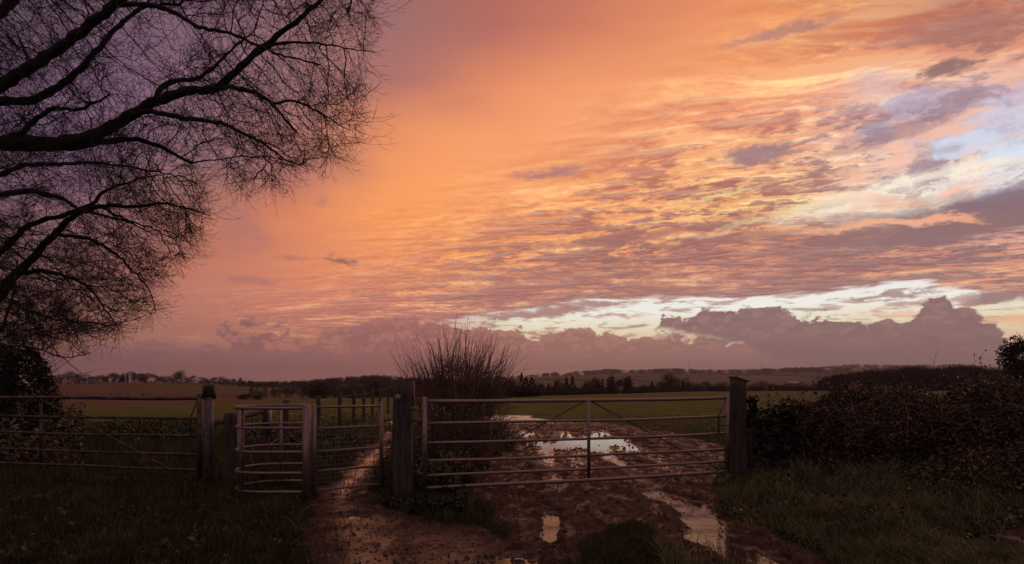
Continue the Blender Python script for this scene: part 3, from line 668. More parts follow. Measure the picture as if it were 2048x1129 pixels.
gate_r = farm_gate('field_gate', (-1.10, 6.93), (3.18, 8.12), HG, 'wide galvanised steel field gate closing the muddy track on the right', latch_at=1)
HL = [1.237, .967, .732, .488, .287, .12]
gd = np.array([-3.37, .75]); gd /= np.hypot(*gd)
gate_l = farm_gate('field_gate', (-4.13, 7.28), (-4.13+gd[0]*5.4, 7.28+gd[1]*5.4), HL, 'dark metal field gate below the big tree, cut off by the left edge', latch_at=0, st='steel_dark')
# round steel post with torn black cap
def grime(o): return o
r = empty('gate_post', (-3.98, 7.22, 0)); tag(r, 'round steel gate post with a torn black cap', 'post')
m = MB(); m.tube([[0, 0, -.2], [0, 0, .7], [0, 0, 1.36]], .057, 20); m.build('tube', M['steel_worn'], r, True)
m = MB(); V = []
th = np.linspace(0, 2*np.pi, 18, endpoint=False)
rr = [.061, .074, .068, .072, .048, .0]; zz = [1.27, 1.285, 1.34, 1.375, 1.402, 1.41]
for k in range(5):
    for u in th: V.append([rr[k]*(1+.09*math.sin(u*3+k)+.05*random.uniform(-1, 1))*math.cos(u), rr[k]*(1+.09*math.sin(u*2))*math.sin(u), zz[k]+random.uniform(-.018, .018)+(.03*max(0, -math.cos(u+.6)) if k < 2 else 0)-(.04*max(0, math.cos(u)) if k == 0 else 0)])
q = [[k*18+u, k*18+(u+1) % 18, (k+1)*18+(u+1) % 18, (k+1)*18+u] for k in range(4) for u in range(18)]
V.append([0, 0, 1.405]); tt = [[72+u, 72+(u+1) % 18, 90] for u in range(18)]
m.add(V, q, tt)
for a_ in (0.1, 2.4, 4.0): m.box((.074*math.cos(a_), .074*math.sin(a_), 1.265), (.03, .02, .07), Matrix.Rotation(a_, 3, 'Z'))
m.build('cap', M['black'], r)
def timber_post(w_, d_, h, slant=0.0, seed=1, seg=16, rough=.008):
    """rough-hewn post, top cut on a slant rising towards +x"""
    rs_ = np.random.default_rng(seed); m = MB(); n = 28
    th = np.linspace(0, 2*np.pi, n, endpoint=False)
    sq = 1/np.maximum(abs(np.cos(th)), abs(np.sin(th))); sq = np.minimum(sq, 1.22)
    zs = np.linspace(-.25, h, seg); V = []
    gr_ = rs_.uniform(-1, 1, n)*rough*1.4
    for k, z in enumerate(zs):
        t_ = z/h
        x = np.cos(th)*sq*w_/2*(1.04-.05*t_)+gr_*np.cos(th)+rs_.uniform(-1, 1, n)*rough*.5+.01*math.sin(t_*4+seed)
        y = np.sin(th)*sq*d_/2*(1.04-.05*t_)+gr_*np.sin(th)+rs_.uniform(-1, 1, n)*rough*.5
        zz = z+(slant*(x/w_) if k == seg-1 else 0)
        if k == seg-1: zz = zz+rs_.uniform(-1, 1, n)*.006
        V += list(np.column_stack([x, y, np.broadcast_to(zz, x.shape)]))
    q = [[k*n+u, k*n+(u+1) % n, (k+1)*n+(u+1) % n, (k+1)*n+u] for k in range(seg-1) for u in range(n)]
    c_ = len(V); V.append([0, 0, h-.008]); tt = [[(seg-1)*n+u, (seg-1)*n+(u+1) % n, c_] for u in range(n)]
    m.add(V, q, tt); return m
r = empty('gate_post', (-1.385, 7.02, 0), .05); tag(r, 'tall thick timber gate post with slanted top and round disc, left of the wide gate', 'post')
timber_post(.235, .21, 1.43, .07, 3).build('post', M['timber'], r)
m = MB(); m.tube([[-.055, -.126, 1.265], [-.055, -.108, 1.265]], .036, 20); m.build('disc', M['disc'], r)
m = MB(); m.box((.128, -.01, 1.30), (.022, .10, .30)); m.build('batten', M['timber_pale'], r)
m = MB(); m.tube([[.10, -.02, 1.10], [.24, -.03, 1.10]], .011, 8); m.tube([[.10, -.02, .96], [.24, -.03, .96]], .011, 8); m.tube([[.235, -.03, 1.16], [.235, -.03, .90]], .009, 8); m.build('hinge_pin', M['steel_worn'], r)
r = empty('gate_post', (3.41, 8.28, 0), .1); tag(r, 'broad grey gate post with slanting top and ivy, right of the wide gate', 'post')
timber_post(.208, .22, 1.475, -.068, 8, rough=.006).build('post', M['postgrey'], r)
m = MB(); m.box((0, 0, 0), (.225, .235, .012), Matrix.Rotation(.30, 3, 'Y')); o = m.build('coping', M['black'], r); o.location = (0, 0, 1.488)
r = timber_post(.145, .14, 1.035, .0, 5).build('fence_post', M['timber']); r.location = (-3.735, 7.30, 0); tag(r, 'short square timber post between the steel post and the walkers gate', 'post')
# chain hanging between the tall post and the wide gate
ch = MB(); c0 = np.array([-1.27, 6.93, .84]); c1 = np.array([-1.09, 6.90, .80])
for k in range(15):
    t0 = k/14; p = c0*(1-t0)+c1*t0; p = p-np.array([0, 0, .13*math.sin(math.pi*t0)]); d = (c1-c0)/14+np.array([0, 0, -.13*math.pi/14*math.cos(math.pi*t0)]); d /= np.linalg.norm(d)
    sd = np.cross(d, [0, 1, 0]) if k % 2 else np.cross(d, np.cross(d, [0, 1, 0])); sd = sd/np.linalg.norm(sd)
    ch.tube([p+d*.013*math.cos(a_)+sd*.007*math.sin(a_) for a_ in np.linspace(0, 2*np.pi, 9)[:-1]], .0025, 5, False, True)
o = ch.build('chain', M['steel_worn']); tag(o, 'short sagging chain between the tall timber post and the wide gate', 'chain')
# ---- walkers' (kissing) gate: hooped pen, fixed post and swinging leaf
kr = empty('kissing_gate', (-2.50, 6.68, 0)); tag(kr, 'galvanised walkers gate with rounded hoops and wire mesh leaf', 'gate')
O = np.array([-2.50, 6.68, 0])
def hoop(h, rad, sq=False):
    # from the fixed post round the left and back to the far side
    n = 26; pts = []
    for k in range(n):
        a_ = -math.pi/2-math.pi*k/(n-1)                  # front -> left -> back
        pts.append([-.58+.42*math.cos(a_), .37+.37*math.sin(a_), h])
    pts = [[-.02, 0.0, h], [-.3, 0.0, h]]+pts+[[-.3, .74, h], [-.24, .74, h]]
    return np.array(pts)
for h in (1.136, .894, .603, .348, .118):
    m = MB(); m.tube(hoop(h, .42), .0165 if h < 1.1 else .021, 10); m.build('hoop', M['steel'], kr, True)
for (x, y) in ((-1.0, .37), (-.80, .062), (-.62, .74), (-.24, .76)):
    m = MB(); m.box((x, y, .60), (.032, .032, 1.11)); m.build('upright', M['steel_worn'] if y < .1 else M['steel'], kr)
m = MB(); m.box((0, 0, .535), (.075, .05, 1.27)); m.build('fixed_post', M['steel'], kr)
# leaf
lx, ly = .075, .07; ex_, ey_ = -1.715-O[0], 7.22-O[1]
Ld = np.array([ex_-lx, ey_-ly]); LL = float(np.hypot(*Ld)); Ld /= LL; La = math.atan2(Ld[1], Ld[0])
lf = empty('swing_leaf', (lx, ly, 0), La); lf.parent = kr
for k, h in enumerate((1.145, .880, .600, .357, .122)):
    m = MB(); m.tube([[0, 0, h], [LL, 0, h-.006]], .0165, 10); m.build('bar', M['steel'], lf, True)
for x in (0, LL):
    m = MB(); m.box((x, 0, .622), (.045, .035, 1.13)); m.build('stile', M['steel'], lf)
m = MB()
for k in range(int(LL/.055)):
    x = .03+k*.055; m.tube([[x, -.018, .10], [x, -.018, .90]], .0020, 4, False)
for k in range(16):
    z = .11+k*.053; m.tube([[.0, -.020, z], [LL, -.020, z]], .0020, 4, False)
m.build('mesh_infill', M['wire'], lf)
m = MB(); m.box((-1.535-O[0], 7.20-O[1], .56), (.05, .05, 1.22)); m.build('receiving_post', M['steel'], kr)
m = MB(); m.tube([[-1.55-O[0], 7.19-O[1], .95], [-1.68-O[0], 7.19-O[1], .95]], .010, 8); m.tube([[-1.60-O[0], 7.19-O[1], .83], [-1.60-O[0], 7.19-O[1], .98]], .008, 6); m.build('catch', M['steel_worn'], kr)
# ---- wire fence running off beside the footpath
fx = [(531,9.2,1.0),(572,11.4,1.05),(637,13.2,1.08),(680,15.0,1.1),(708,17.0,1.12),(728,19.0,1.12),(745,21.2,1.2),(760,23.6,1.25),(776,26.4,1.3)]
fr_ = empty('wire_fence', ((fx[0][0]-CX)/F*fx[0][1], fx[0][1], 0)); tag(fr_, 'fence of round timber posts and thin wires beside the footpath', 'fence')
F0 = np.array(fr_.location); tops = []
for k, (px, Y, h) in enumerate(fx):
    X = (px-CX)/F*Y; zg = float(base_h(X, Y)); 
    m = MB(); rs_ = np.random.default_rng(k)
    m.tube([[X-F0[0]+.012*rs_.uniform(-1, 1), Y-F0[1], z] for z in np.linspace(zg-.3, zg+h, 7)], .062 if k < 2 else .055, 12)
    m.build('post', M['timber'], fr_, True); tops.append((X-F0[0], Y-F0[1], zg, h))
for f_ in (.30, .50, .70, .88):
    m = MB(); m.tube([[X-.06, Y, zg+h*f_] for (X, Y, zg, h) in tops], .0032, 5, False); m.build('wire', M['wire'], fr_)
m = MB(); m.tube([[-.62, -.75, .78], [-.03, -.05, .96]], .055, 12); m.build('strut', M['timber_pale'], fr_, True)
m = MB(); m.box((.10, -.06, .78), (.05, .05, .50)); m.build('bracket', M['steel'], fr_)
m = MB(); m.tube([[-.12, -.3, .15], [.0, -.05, .95]], .004, 5, False); m.tube([[-.55, -.7, .05], [.05, -.05, .92]], .004, 5, False); m.build('stay_wire', M['wire'], fr_)
# ---- dry-stone wall beyond the right-hand post
wr = empty('stone_wall', (3.62, 8.45, 0), -.08); tag(wr, 'low old stone wall half buried in ivy and brambles', 'wall')
m = MB(); rs_ = np.random.default_rng(12); z = -.1
def stone(m, c_, d_):
    n = 7; th = np.linspace(0, 2*np.pi, 10, endpoint=False); V = []
    pf = [0, .78, .97, 1, .96, .8, 0]; zs = [-.5, -.46, -.3, 0, .3, .45, .5]
    jx = rs_.uniform(.88, 1.05, 10)
    for k in range(n):
        sq = np.minimum(1/np.maximum(abs(np.cos(th)), abs(np.sin(th))), 1.28)
        V += list(np.column_stack([c_[0]+d_[0]/2*pf[k]*np.cos(th)*sq*jx*.86, c_[1]+d_[1]/2*pf[k]*np.sin(th)*sq*jx*.86, np.full(10, c_[2]+d_[2]*zs[k])+rs_.uniform(-.006, .006, 10)]))
    q = [[k*10+u, k*10+(u+1) % 10, (k+1)*10+(u+1) % 10, (k+1)*10+u] for k in range(n-1) for u in range(10)]
    m.add(V, q)
while z < .60:
    hh = rs_.uniform(.10, .17); x = -.08+rs_.uniform(-.05, .05)
    while x < 5.5:
        ww = rs_.uniform(.18, .42); stone(m, (x+ww/2, rs_.uniform(-.02, .02), z+hh/2), (ww*.98, .38, hh*.97)); x += ww
    z += hh
m.build('courses', M['stone'], wr, True)
m = MB(); x = -.02
while x < 5.4:
    ww = rs_.uniform(.16, .34); hh = rs_.uniform(.10, .20); stone(m, (x+ww/2, 0, z+hh/2), (ww, .40, hh)); x += ww*.97
m.build('coping', M['stone'], wr, True)
# ================================================================== bare trees
from mathutils.kdtree import KDTree
def inpoly(x, y, poly): return sdist(np.asarray(x, float), np.asarray(y, float), poly) > 0
def grow(skel, att, D, infl, kill, iters=140, jitter=.25, droop=.0, seed=0):
    """branches reach towards scattered points; skel = list of (points, r0, r1, attach_limb)"""
    rs_ = np.random.default_rng(seed)
    pos = []; par = []; rad = []; lim = []
    for li, (pts, r0, r1, att_to) in enumerate(skel):
        pts = np.array(pts, float)
        # resample with wobble
        seg = np.linalg.norm(np.diff(pts, axis=0), axis=1); L = np.concatenate([[0], np.cumsum(seg)]); n = max(3, int(L[-1]/D))
        tt = np.linspace(0, L[-1], n)
        Q_ = np.column_stack([np.interp(tt, L, pts[:, k]) for k in range(3)])
        for _ in range(2): Q_[1:-1] = (Q_[:-2]+2*Q_[1:-1]+Q_[2:])/4
        Q_[1:-1] += rs_.normal(0, D*.10, (n-2, 3))
        start = len(pos); parent = -1
        if att_to is not None and pos:
            d = np.linalg.norm(np.array(pos)-Q_[0], axis=1); parent = int(d.argmin())
        for k in range(n):
            pos.append(Q_[k]); par.append(parent if k == 0 else start+k-1); rad.append(r0+(r1-r0)*k/(n-1)); lim.append(li)
    pos = list(map(np.array, pos)); dirn = [None]*len(pos)
    att = np.array(att); nch = {}
    for it in range(iters):
        if len(att) == 0: break
        kd = KDTree(len(pos))
        for i, p in enumerate(pos): kd.insert(p, i)
        kd.balance()
        acc = {}; keep = np.ones(len(att), bool)
        for i, a_ in enumerate(att):
            co_, idx, dist = kd.find(a_)
            if dist < kill: keep[i] = False; continue
            if dist < infl:
                v = (a_-pos[idx])/dist
                if idx in acc: acc[idx] += v
                else: acc[idx] = v.copy()
        att = att[keep]; added = 0
        for idx, v in acc.items():
            if nch.get(idx, 0) >= 3: continue
            v = v/(np.linalg.norm(v)+1e-9)
            pr = par[idx]
            if pr >= 0:
                t_ = pos[idx]-pos[pr]; t_ /= np.linalg.norm(t_)+1e-9
                v = v+.55*t_ if nch.get(idx, 0) == 0 and lim[idx] < 0 else v+.1*t_
            v = v+rs_.normal(0, jitter, 3); v[2] -= droop
            v /= np.linalg.norm(v)+1e-9
            pos.append(pos[idx]+v*D*rs_.uniform(.75, 1.15)); par.append(idx); rad.append(0); lim.append(-1); nch[idx] = nch.get(idx, 0)+1; added += 1
        if not added: break
    return np.array(pos), np.array(par), np.array(rad), np.array(lim)
def prisms(P0_, P1_, R0, R1, k=3):
    d = P1_-P0_; d /= np.linalg.norm(d, axis=1)[:, None]+1e-9
    ref = np.where((abs(d[:, 2]) < .8)[:, None], [0, 0, 1.0], [1.0, 0, 0]); a_ = np.cross(d, ref); a_ /= np.linalg.norm(a_, axis=1)[:, None]; b_ = np.cross(d, a_)
    th = np.arange(k)*2*np.pi/k; n = len(P0_)
    ring = a_[:, None]*np.cos(th)[None, :, None]+b_[:, None]*np.sin(th)[None, :, None]
    V = np.concatenate([P0_[:, None]+ring*R0[:, None, None], P1_[:, None]+ring*R1[:, None, None]], 1).reshape(-1, 3)
    base = (np.arange(n)*2*k)[:, None]
    Q_ = np.stack([np.stack([base[:, 0]+u, base[:, 0]+(u+1) % k, base[:, 0]+k+(u+1) % k, base[:, 0]+k+u], -1) for u in range(k)], 1).reshape(-1, 4)
    return V, Q_
def big_tree(name, label, skel, polys, depth, natt, D, root_xyz, tipr=.0030, pipe=2.0, seed=0, droop=.0, infl=1.3, kill=.16, twl=.16, nspray=6000):
    rs_ = np.random.default_rng(seed); att = []
    while len(att) < natt:
        for poly, wgt in polys:
            xs = [p[0] for p in poly]; ys = [p[1] for p in poly]; m_ = int(natt*wgt*.5)+1
            px = rs_.uniform(min(xs), max(xs), m_); py = rs_.uniform(min(ys), max(ys), m_)
            wx = (fbm(px, py, .012, 3, 5)-.5)*110; wy = (fbm(px, py, .012, 3, 6)-.5)*110
            ok = inpoly(px+wx, py+wy, poly) & (rs_.uniform(0, 1, m_) < sstep(fbm(px, py, .011, 3, 9), .28, .56)*.85+.15)
            px, py = px[ok], py[ok]; Y = rs_.triangular(depth[0], (depth[0]+depth[1])/2, depth[1], len(px))
            att += [at(a_, b_, c_) for a_, b_, c_ in zip(px, py, Y)]
    att = np.array(att[:natt])
    pos, par, rad, lim = grow(skel, att, D, infl, kill, seed=seed, droop=droop)
    n = len(pos); acc = np.zeros(n); kids = np.bincount(par[par >= 0], minlength=n)
    tp = tipr*1.75; acc[kids == 0] = tp**pipe
    for i in range(n-1, -1, -1):
        if acc[i] == 0: acc[i] = tp**pipe
        if par[i] >= 0: acc[par[i]] += acc[i]
    r = np.maximum(acc**(1/pipe), rad)
    r = np.minimum(r, np.where(rad > 0, np.maximum(rad*1.15, .01), .045))
    for i in range(n):                                   # children never thicker than what carries them
        if par[i] >= 0 and rad[i] == 0: r[i] = min(r[i], r[par[i]]*.96)
    # shake tips, add side twigs with buds
    e = np.where((par >= 0) & (lim < 0))[0]
    P0_ = pos[par[e]]; P1_ = pos[e]; R0 = np.minimum(r[par[e]], r[e]*1.25); R1 = r[e]
    # sprays: a tapering twig with alternate side twigs and short ends, following the branch outwards
    thin = np.where((r < .020) & (lim < 0))[0]; tips_ = thin[kids[thin] == 0]
    sel = np.concatenate([rs_.choice(thin, int(nspray*.72)), np.repeat(tips_, 2)[:nspray]])
    pd = pos[sel]-pos[np.maximum(par[sel], 0)]; gp = np.maximum(par[np.maximum(par[sel], 0)], 0); pd = pos[sel]-pos[np.maximum(par[gp], 0)]
    nrm = lambda v: v/(np.linalg.norm(v, axis=1)[:, None]+1e-9)
    d = nrm(nrm(pd)*.9+rs_.normal(0, .42, pd.shape)+np.array([.16, 0, -.05])); n_ = len(sel)
    L = twl*rs_.uniform(.45, 1.25, n_)*(1+.5*(rs_.uniform(0, 1, n_) < .08)); pl = nrm(np.cross(d, rs_.normal(0, .5, d.shape)+np.array([0, 1.0, .0])))
    A_, B_, Ra, Rb, ends, ed = [], [], [], [], [], []
    q0 = pos[sel].copy(); K = 5
    for k in range(K):
        d = nrm(d+rs_.normal(0, .10, d.shape)+np.array([0, 0, -.06 if k < 2 else .11])); q1 = q0+d*(L/K)[:, None]
        A_.append(q0); B_.append(q1); Ra.append(np.full(n_, tipr*(1.35-.15*k))); Rb.append(np.full(n_, tipr*(1.35-.15*(k+1))))
        if k < K-1:
            ok = rs_.uniform(0, 1, n_) < .85; sg = 1 if k % 2 else -1
            sd = nrm(d[ok]*.85+pl[ok]*sg*rs_.uniform(.4, .9, (ok.sum(), 1))+rs_.normal(0, .15, (ok.sum(), 3)))
            sl = (L[ok]*(.46-.07*k)*rs_.uniform(.5, 1.2, ok.sum()))[:, None]; m1 = q1[ok]+sd*sl*.55; sd2 = nrm(sd+rs_.normal(0, .22, sd.shape)+np.array([0, 0, .16])); m2 = m1+sd2*sl*.5
            A_ += [q1[ok], m1]; B_ += [m1, m2]; c_ = ok.sum(); Ra += [np.full(c_, tipr*.85), np.full(c_, tipr*.75)]; Rb += [np.full(c_, tipr*.75), np.full(c_, tipr*.45)]
            o3 = rs_.uniform(0, 1, c_) < .6; s3 = nrm(sd[o3]+rs_.normal(0, .45, (o3.sum(), 3))+np.array([0, 0, .1])); A_.append(m1[o3]); B_.append(m1[o3]+s3*sl[o3]*.32); Ra.append(np.full(o3.sum(), tipr*.6)); Rb.append(np.full(o3.sum(), tipr*.4))
            ends.append(m2); ed.append(sd2)
        q0 = q1
    ends.append(q0); ed.append(d)
    q2 = np.vstack(ends); d2 = np.vstack(ed); k_ = len(q2)
    P0a = np.vstack([P0_]+A_); P1a = np.vstack([P1_]+B_); R0a = np.concatenate([R0]+Ra); R1a = np.concatenate([R1]+Rb)
    root = empty(name, root_xyz); tag(root, label, 'tree'); off = np.array(root_xyz, float)
    tk = R1a > .008
    V1, Q1 = prisms(P0a[tk]-off, P1a[tk]-off, R0a[tk], R1a[tk], 6)
    if len(V1): tag(mesh_np('branches', V1, [Q1], M['bark'], root, True), kind='stuff')
    V1, Q1 = prisms(P0a[~tk]-off, P1a[~tk]-off, R0a[~tk], R1a[~tk], 3)
    tag(mesh_np('twigs', V1, [Q1], M['twig'], root), kind='stuff')
    # buds at the ends
    bs = np.where(rs_.uniform(0, 1, k_) < .16)[0]; c_ = q2[bs]-off; dd = d2[bs]; bl = rs_.uniform(.010, .020, len(bs))
    a_ = np.cross(dd, [0, .3, 1.0]); a_ /= np.linalg.norm(a_, axis=1)[:, None]+1e-9; b_ = np.cross(dd, a_); wv_ = bl*.42
    V = np.stack([c_-dd*bl[:, None]*.3, c_+a_*wv_[:, None], c_+b_*wv_[:, None], c_-a_*wv_[:, None], c_-b_*wv_[:, None], c_+dd*bl[:, None]], 1).reshape(-1, 3)
    bi = np.arange(len(bs))[:, None]*6
    T_ = np.concatenate([bi+np.array(t_)[None] for t_ in ([0,2,1],[0,3,2],[0,4,3],[0,1,4],[5,1,2],[5,2,3],[5,3,4],[5,4,1])])
    tag(mesh_np('buds', V, [T_], M['twig'], root), kind='stuff')
    for li in range(len(skel)):
        idx = np.where(lim == li)[0]; m = MB(); m.tube(pos[idx]-off, r[idx]*(1+.08*np.sin(np.arange(len(idx))*1.7)), 12)
        m.build('trunk' if li == 0 else 'limb', M['bark'], root, True)
    return root
def lim_(pts, Y0, Y1):
    n = len(pts); return [at(p[0], p[1], Y0+(Y1-Y0)*i/(n-1)) for i, p in enumerate(pts)]
YA = 11.0
tb = at(-400, 757, YA); TX = tb[0]
skA = [([(TX, YA, -.3), (TX+.1, YA, 2.5), (TX+.3, YA, 5.0), (TX+.2, YA+.2, 7.5), (TX+.6, YA, 10.5), (TX+1.2, YA, 13.5)], .48, .12, None),
 (lim_([(-350,420),(-200,340),(-60,288),(60,284),(120,286),(180,275),(225,253),(262,230),(305,206),(345,190),(395,180),(435,178),(455,160),(480,138),(505,110),(545,80),(585,50),(625,15),(670,-25),(710,-60)], 11, 10.6), .165, .020, 0),
 (lim_([(-360,330),(-200,270),(-60,205),(0,172),(60,135),(110,105),(150,72),(190,42),(225,12),(270,-30),(340,-110)], 11, 9.8), .15, .06, 0),
 (lim_([(438,178),(462,172),(495,182),(525,191),(545,208),(558,226),(575,243),(592,262)], 10.7, 10.1), .045, .016, 1),
 (lim_([(312,203),(316,188),(320,172),(335,165),(355,162),(395,158),(412,148),(428,136),(450,110),(500,70)], 10.75, 11.4), .05, .012, 1),
 (lim_([(262,228),(308,222),(345,232),(380,239),(441,246),(475,260),(508,277),(545,298),(575,325),(600,330)], 10.8, 10.2), .05, .008, 1),
 (lim_([(-60,288),(0,291),(80,296),(150,294),(200,286),(250,277),(285,280),(315,292),(345,307),(365,318),(385,327)], 11, 11.9), .11, .03, 1),
 (lim_([(-60,210),(0,203),(45,205),(80,198),(110,178),(150,150),(180,115),(200,95),(225,62),(255,35),(300,10),(360,10)], 11, 12.2), .08, .022, 0),
 (lim_([(235,10),(300,8),(350,25),(400,58),(450,62),(520,92),(560,110),(640,130)], 10.4, 9.6), .05, .010, 0),
 (lim_([(0,283),(50,262),(90,225),(110,215),(160,222),(220,190)], 11, 10.2), .06, .014, 1),
 (lim_([(545,208),(580,200),(620,215),(660,240),(700,262)], 10.4, 10.0), .022, .008, 3),
 (lim_([(480,138),(520,100),(570,85),(640,88),(700,98),(752,106)], 10.6, 10.4), .03, .005, 1),
 (lim_([(-250,250),(-100,110),(0,30),(80,-60),(150,-180)], 11, 12), .14, .05, 0)]
pA = [([(-120,-160),(560,-160),(700,-90),(735,0),(752,55),(748,100),(715,130),(712,165),(720,215),(720,268),(700,310),(685,330),(655,352),(630,325),(600,320),(565,375),(540,360),(500,378),(470,345),(430,368),(410,330),(380,290),(300,262),(100,300),(-120,320)], 1.0), ([(-450,-400),(400,-400),(400,-100),(-100,-100),(-100,300),(-450,300)], .18)]
big_tree('beech_tree', 'large bare beech tree with long limbs filling the upper left', skA, pA, (9.2, 13.2), 6500, .115, (TX, YA, 0), seed=3, droop=.06, twl=.62, kill=.20, tipr=.0030, nspray=7600)
YB = 15.5
TXB = at(-230, 757, YB)[0]
skB = [([(TXB, YB, -.5), (TXB+.2, YB, 2.0), (TXB+.5, YB, 5), (TXB+.4, YB, 8.5)], .42, .12, None),
 (lim_([(-190,760),(-90,680),(0,592),(30,550),(60,522),(85,495),(111,468),(135,440),(155,425),(190,415),(235,410),(275,415),(320,405),(370,415),(420,432)], 15.5, 14.6), .17, .012, 0),
 (lim_([(-190,640),(-90,560),(0,508),(27,477),(53,452),(95,438),(137,428),(177,413),(215,380),(260,362),(320,350)], 15.5, 16.4), .14, .012, 0),
 (lim_([(-160,430),(-60,392),(0,389),(40,384),(75,384),(115,393),(140,405),(155,420),(200,428),(260,445),(310,470)], 15.5, 14.2), .12, .010, 0),
 (lim_([(30,550),(70,542),(105,545),(133,552),(165,565),(186,583),(205,610),(221,637),(240,662)], 15.2, 14.4), .06, .008, 1),
 (lim_([(111,470),(145,472),(177,477),(210,492),(239,512),(262,540),(285,560),(303,585),(312,625)], 15, 14.3), .05, .007, 1),
 (lim_([(0,350),(40,330),(100,330),(180,325),(260,335),(330,345),(390,365)], 15.5, 15.0), .06, .008, 3),
 (lim_([(20,600),(60,625),(110,640),(160,660),(200,680)], 15.2, 14.9), .03, .006, 1),
 (lim_([(200,412),(250,440),(300,455),(350,480),(370,520)], 14.9, 14.2), .03, .006, 1)]
pB = [([(-100,300),(100,295),(240,285),(345,300),(365,330),(370,370),(385,400),(405,432),(375,450),(355,495),(342,540),(335,560),(305,555),(282,590),(288,630),(262,628),(245,645),(230,672),(205,660),(175,675),(150,660),(60,690),(-100,700)], 1.0)]
big_tree('beech_tree', 'bare spreading tree behind, its drooping twigs reaching lower down at the left', skB, pB, (13.2, 17.4), 5200, .15, (TXB, YB, 0), seed=9, droop=.09, tipr=.0038, infl=1.8, kill=.26, twl=.74, nspray=5600)
YC = 12.5
TXC = at(-60, 757, YC)[0]
skC = [([(TXC, YC, -.3), at(-20,700,YC), at(10,640,YC), at(28,590,YC), at(30,560,YC), at(36,520,YC)], .07, .015, None),
 (lim_([(-20,700),(40,692),(90,702),(120,714),(140,716),(160,712),(180,708)], 12.5, 12.2), .022, .006, 0),
 (lim_([(115,710),(130,716),(140,732),(155,740),(172,750),(188,742)], 12.3, 12.1), .012, .004, 1),
 (lim_([(-20,690),(-10,640),(-2,600),(-8,560)], 12.5, 12.8), .03, .01, 0)]
pC = [([(-80,560),(60,570),(150,610),(160,650),(130,690),(60,712),(-80,720)], 1.0)]
big_tree('hawthorn_tree', 'small thin stemmed bare tree in front of the ivy mass, one twig poking right', skC, pC, (11.2, 13.8), 900, .10, (TXC, YC, 0), seed=15, droop=.03, tipr=.0028, infl=1.3, kill=.2, twl=.40, nspray=1300)
# ================================================================== leaves, blades, shoots
def leaf_cloud(P_, size, rs_, up=.3, fold=.25, aspect=.7):
    """one folded leaf (two triangles pairs) at every point"""
    n = len(P_); d = rs_.normal(0, 1, (n, 3)); d /= np.linalg.norm(d, axis=1)[:, None]
    nm = rs_.normal(0, 1, (n, 3)); nm[:, 2] += up*4; nm -= (nm*d).sum(1)[:, None]*d; nm /= np.linalg.norm(nm, axis=1)[:, None]
    sd = np.cross(d, nm); s_ = size*np.clip(rs_.lognormal(-.12, .38, n), .35, 2.1)[:, None]
    a_ = P_-d*s_*.5; b_ = P_+d*s_*.5; l_ = P_+sd*s_*aspect*.5+nm*s_*fold-d*s_*.08; r_ = P_-sd*s_*aspect*.5+nm*s_*fold-d*s_*.08
    V = np.stack([a_, l_, b_, r_], 1).reshape(-1, 3); base = (np.arange(n)*4)[:, None]
    return V, np.concatenate([base+np.array([[0, 1, 2]]), base+np.array([[0, 2, 3]])])
def blades(x, y, z, h, w_, rs_, lean=.5):
    n = len(x); a_ = rs_.uniform(0, 2*np.pi, n); ld = rs_.uniform(0, 2*np.pi, n); ln = rs_.uniform(.1, 1, n)*lean*h
    sx, sy = np.cos(a_)*w_/2, np.sin(a_)*w_/2; bx, by = np.cos(ld)*ln, np.sin(ld)*ln
    z0 = z-.012
    V = np.stack([np.stack([x-sx, y-sy, z0], -1), np.stack([x+sx, y+sy, z0], -1), np.stack([x+bx*.35+sx*.7, y+by*.35+sy*.7, z+h*.6], -1), np.stack([x+bx*.35-sx*.7, y+by*.35-sy*.7, z+h*.6], -1), np.stack([x+bx, y+by, z+h*rs_.uniform(.75, 1, n)], -1)], 1).reshape(-1, 3)
    base = (np.arange(n)*5)[:, None]
    return V, base+np.array([[0, 1, 2, 3]]), base+np.array([[3, 2, 4]])
def view_scatter(n, px0, px1, py0, py1, rs_):
    px = rs_.uniform(px0, px1, n); py = rs_.uniform(py0, py1, n); Y = EYE*F/(py-HY); return (px-CX)/F*Y, Y
def make_grass(name, label, n, rect, hfun, mat, wid, rs_, lean=.6, cat='grass'):
    x, y = view_scatter(n, *rect, rs_); z, mud = full_h(x, y)
    clump = fbm(x, y, 3.2, 3, 77); ok = ((mud < .35+.3*(clump-.5)) | ((rs_.uniform(0, 1, n) < .10) & (clump > .5))) & (rs_.uniform(0, 1, n) < .35+1.3*clump)
    ok &= z > LVL+.012
    x, y, z, clump = x[ok], y[ok], z[ok], clump[ok]
    h = hfun(x, y, clump)*rs_.uniform(.5, 1.2, len(x))*(1-.75*sstep(sdist(x, y, POL['corner']), -.9, -.1))
    V, q_, t_ = blades(x, y, z, h, wid*rs_.uniform(.6, 1.3, len(x)), rs_, lean)
    o = mesh_np(name, V, [q_, t_], mat); tag(o, label, cat, kind='stuff'); return o
R1_ = np.random.default_rng(101)
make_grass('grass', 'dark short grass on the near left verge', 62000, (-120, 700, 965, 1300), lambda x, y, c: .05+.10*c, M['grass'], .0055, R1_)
make_grass('grass', 'grass between and behind the gates on the left', 42000, (-120, 1060, 832, 985), lambda x, y, c: .05+.14*c, M['grass'], .010, R1_)
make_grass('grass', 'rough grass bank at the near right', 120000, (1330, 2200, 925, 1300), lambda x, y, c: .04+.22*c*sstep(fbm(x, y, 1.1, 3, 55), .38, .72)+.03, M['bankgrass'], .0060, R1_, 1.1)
make_grass('grass', 'weedy grass at the foot of the middle gate post', 14000, (700, 1120, 955, 1080), lambda x, y, c: .05+.12*c, M['grass'], .0060, R1_)
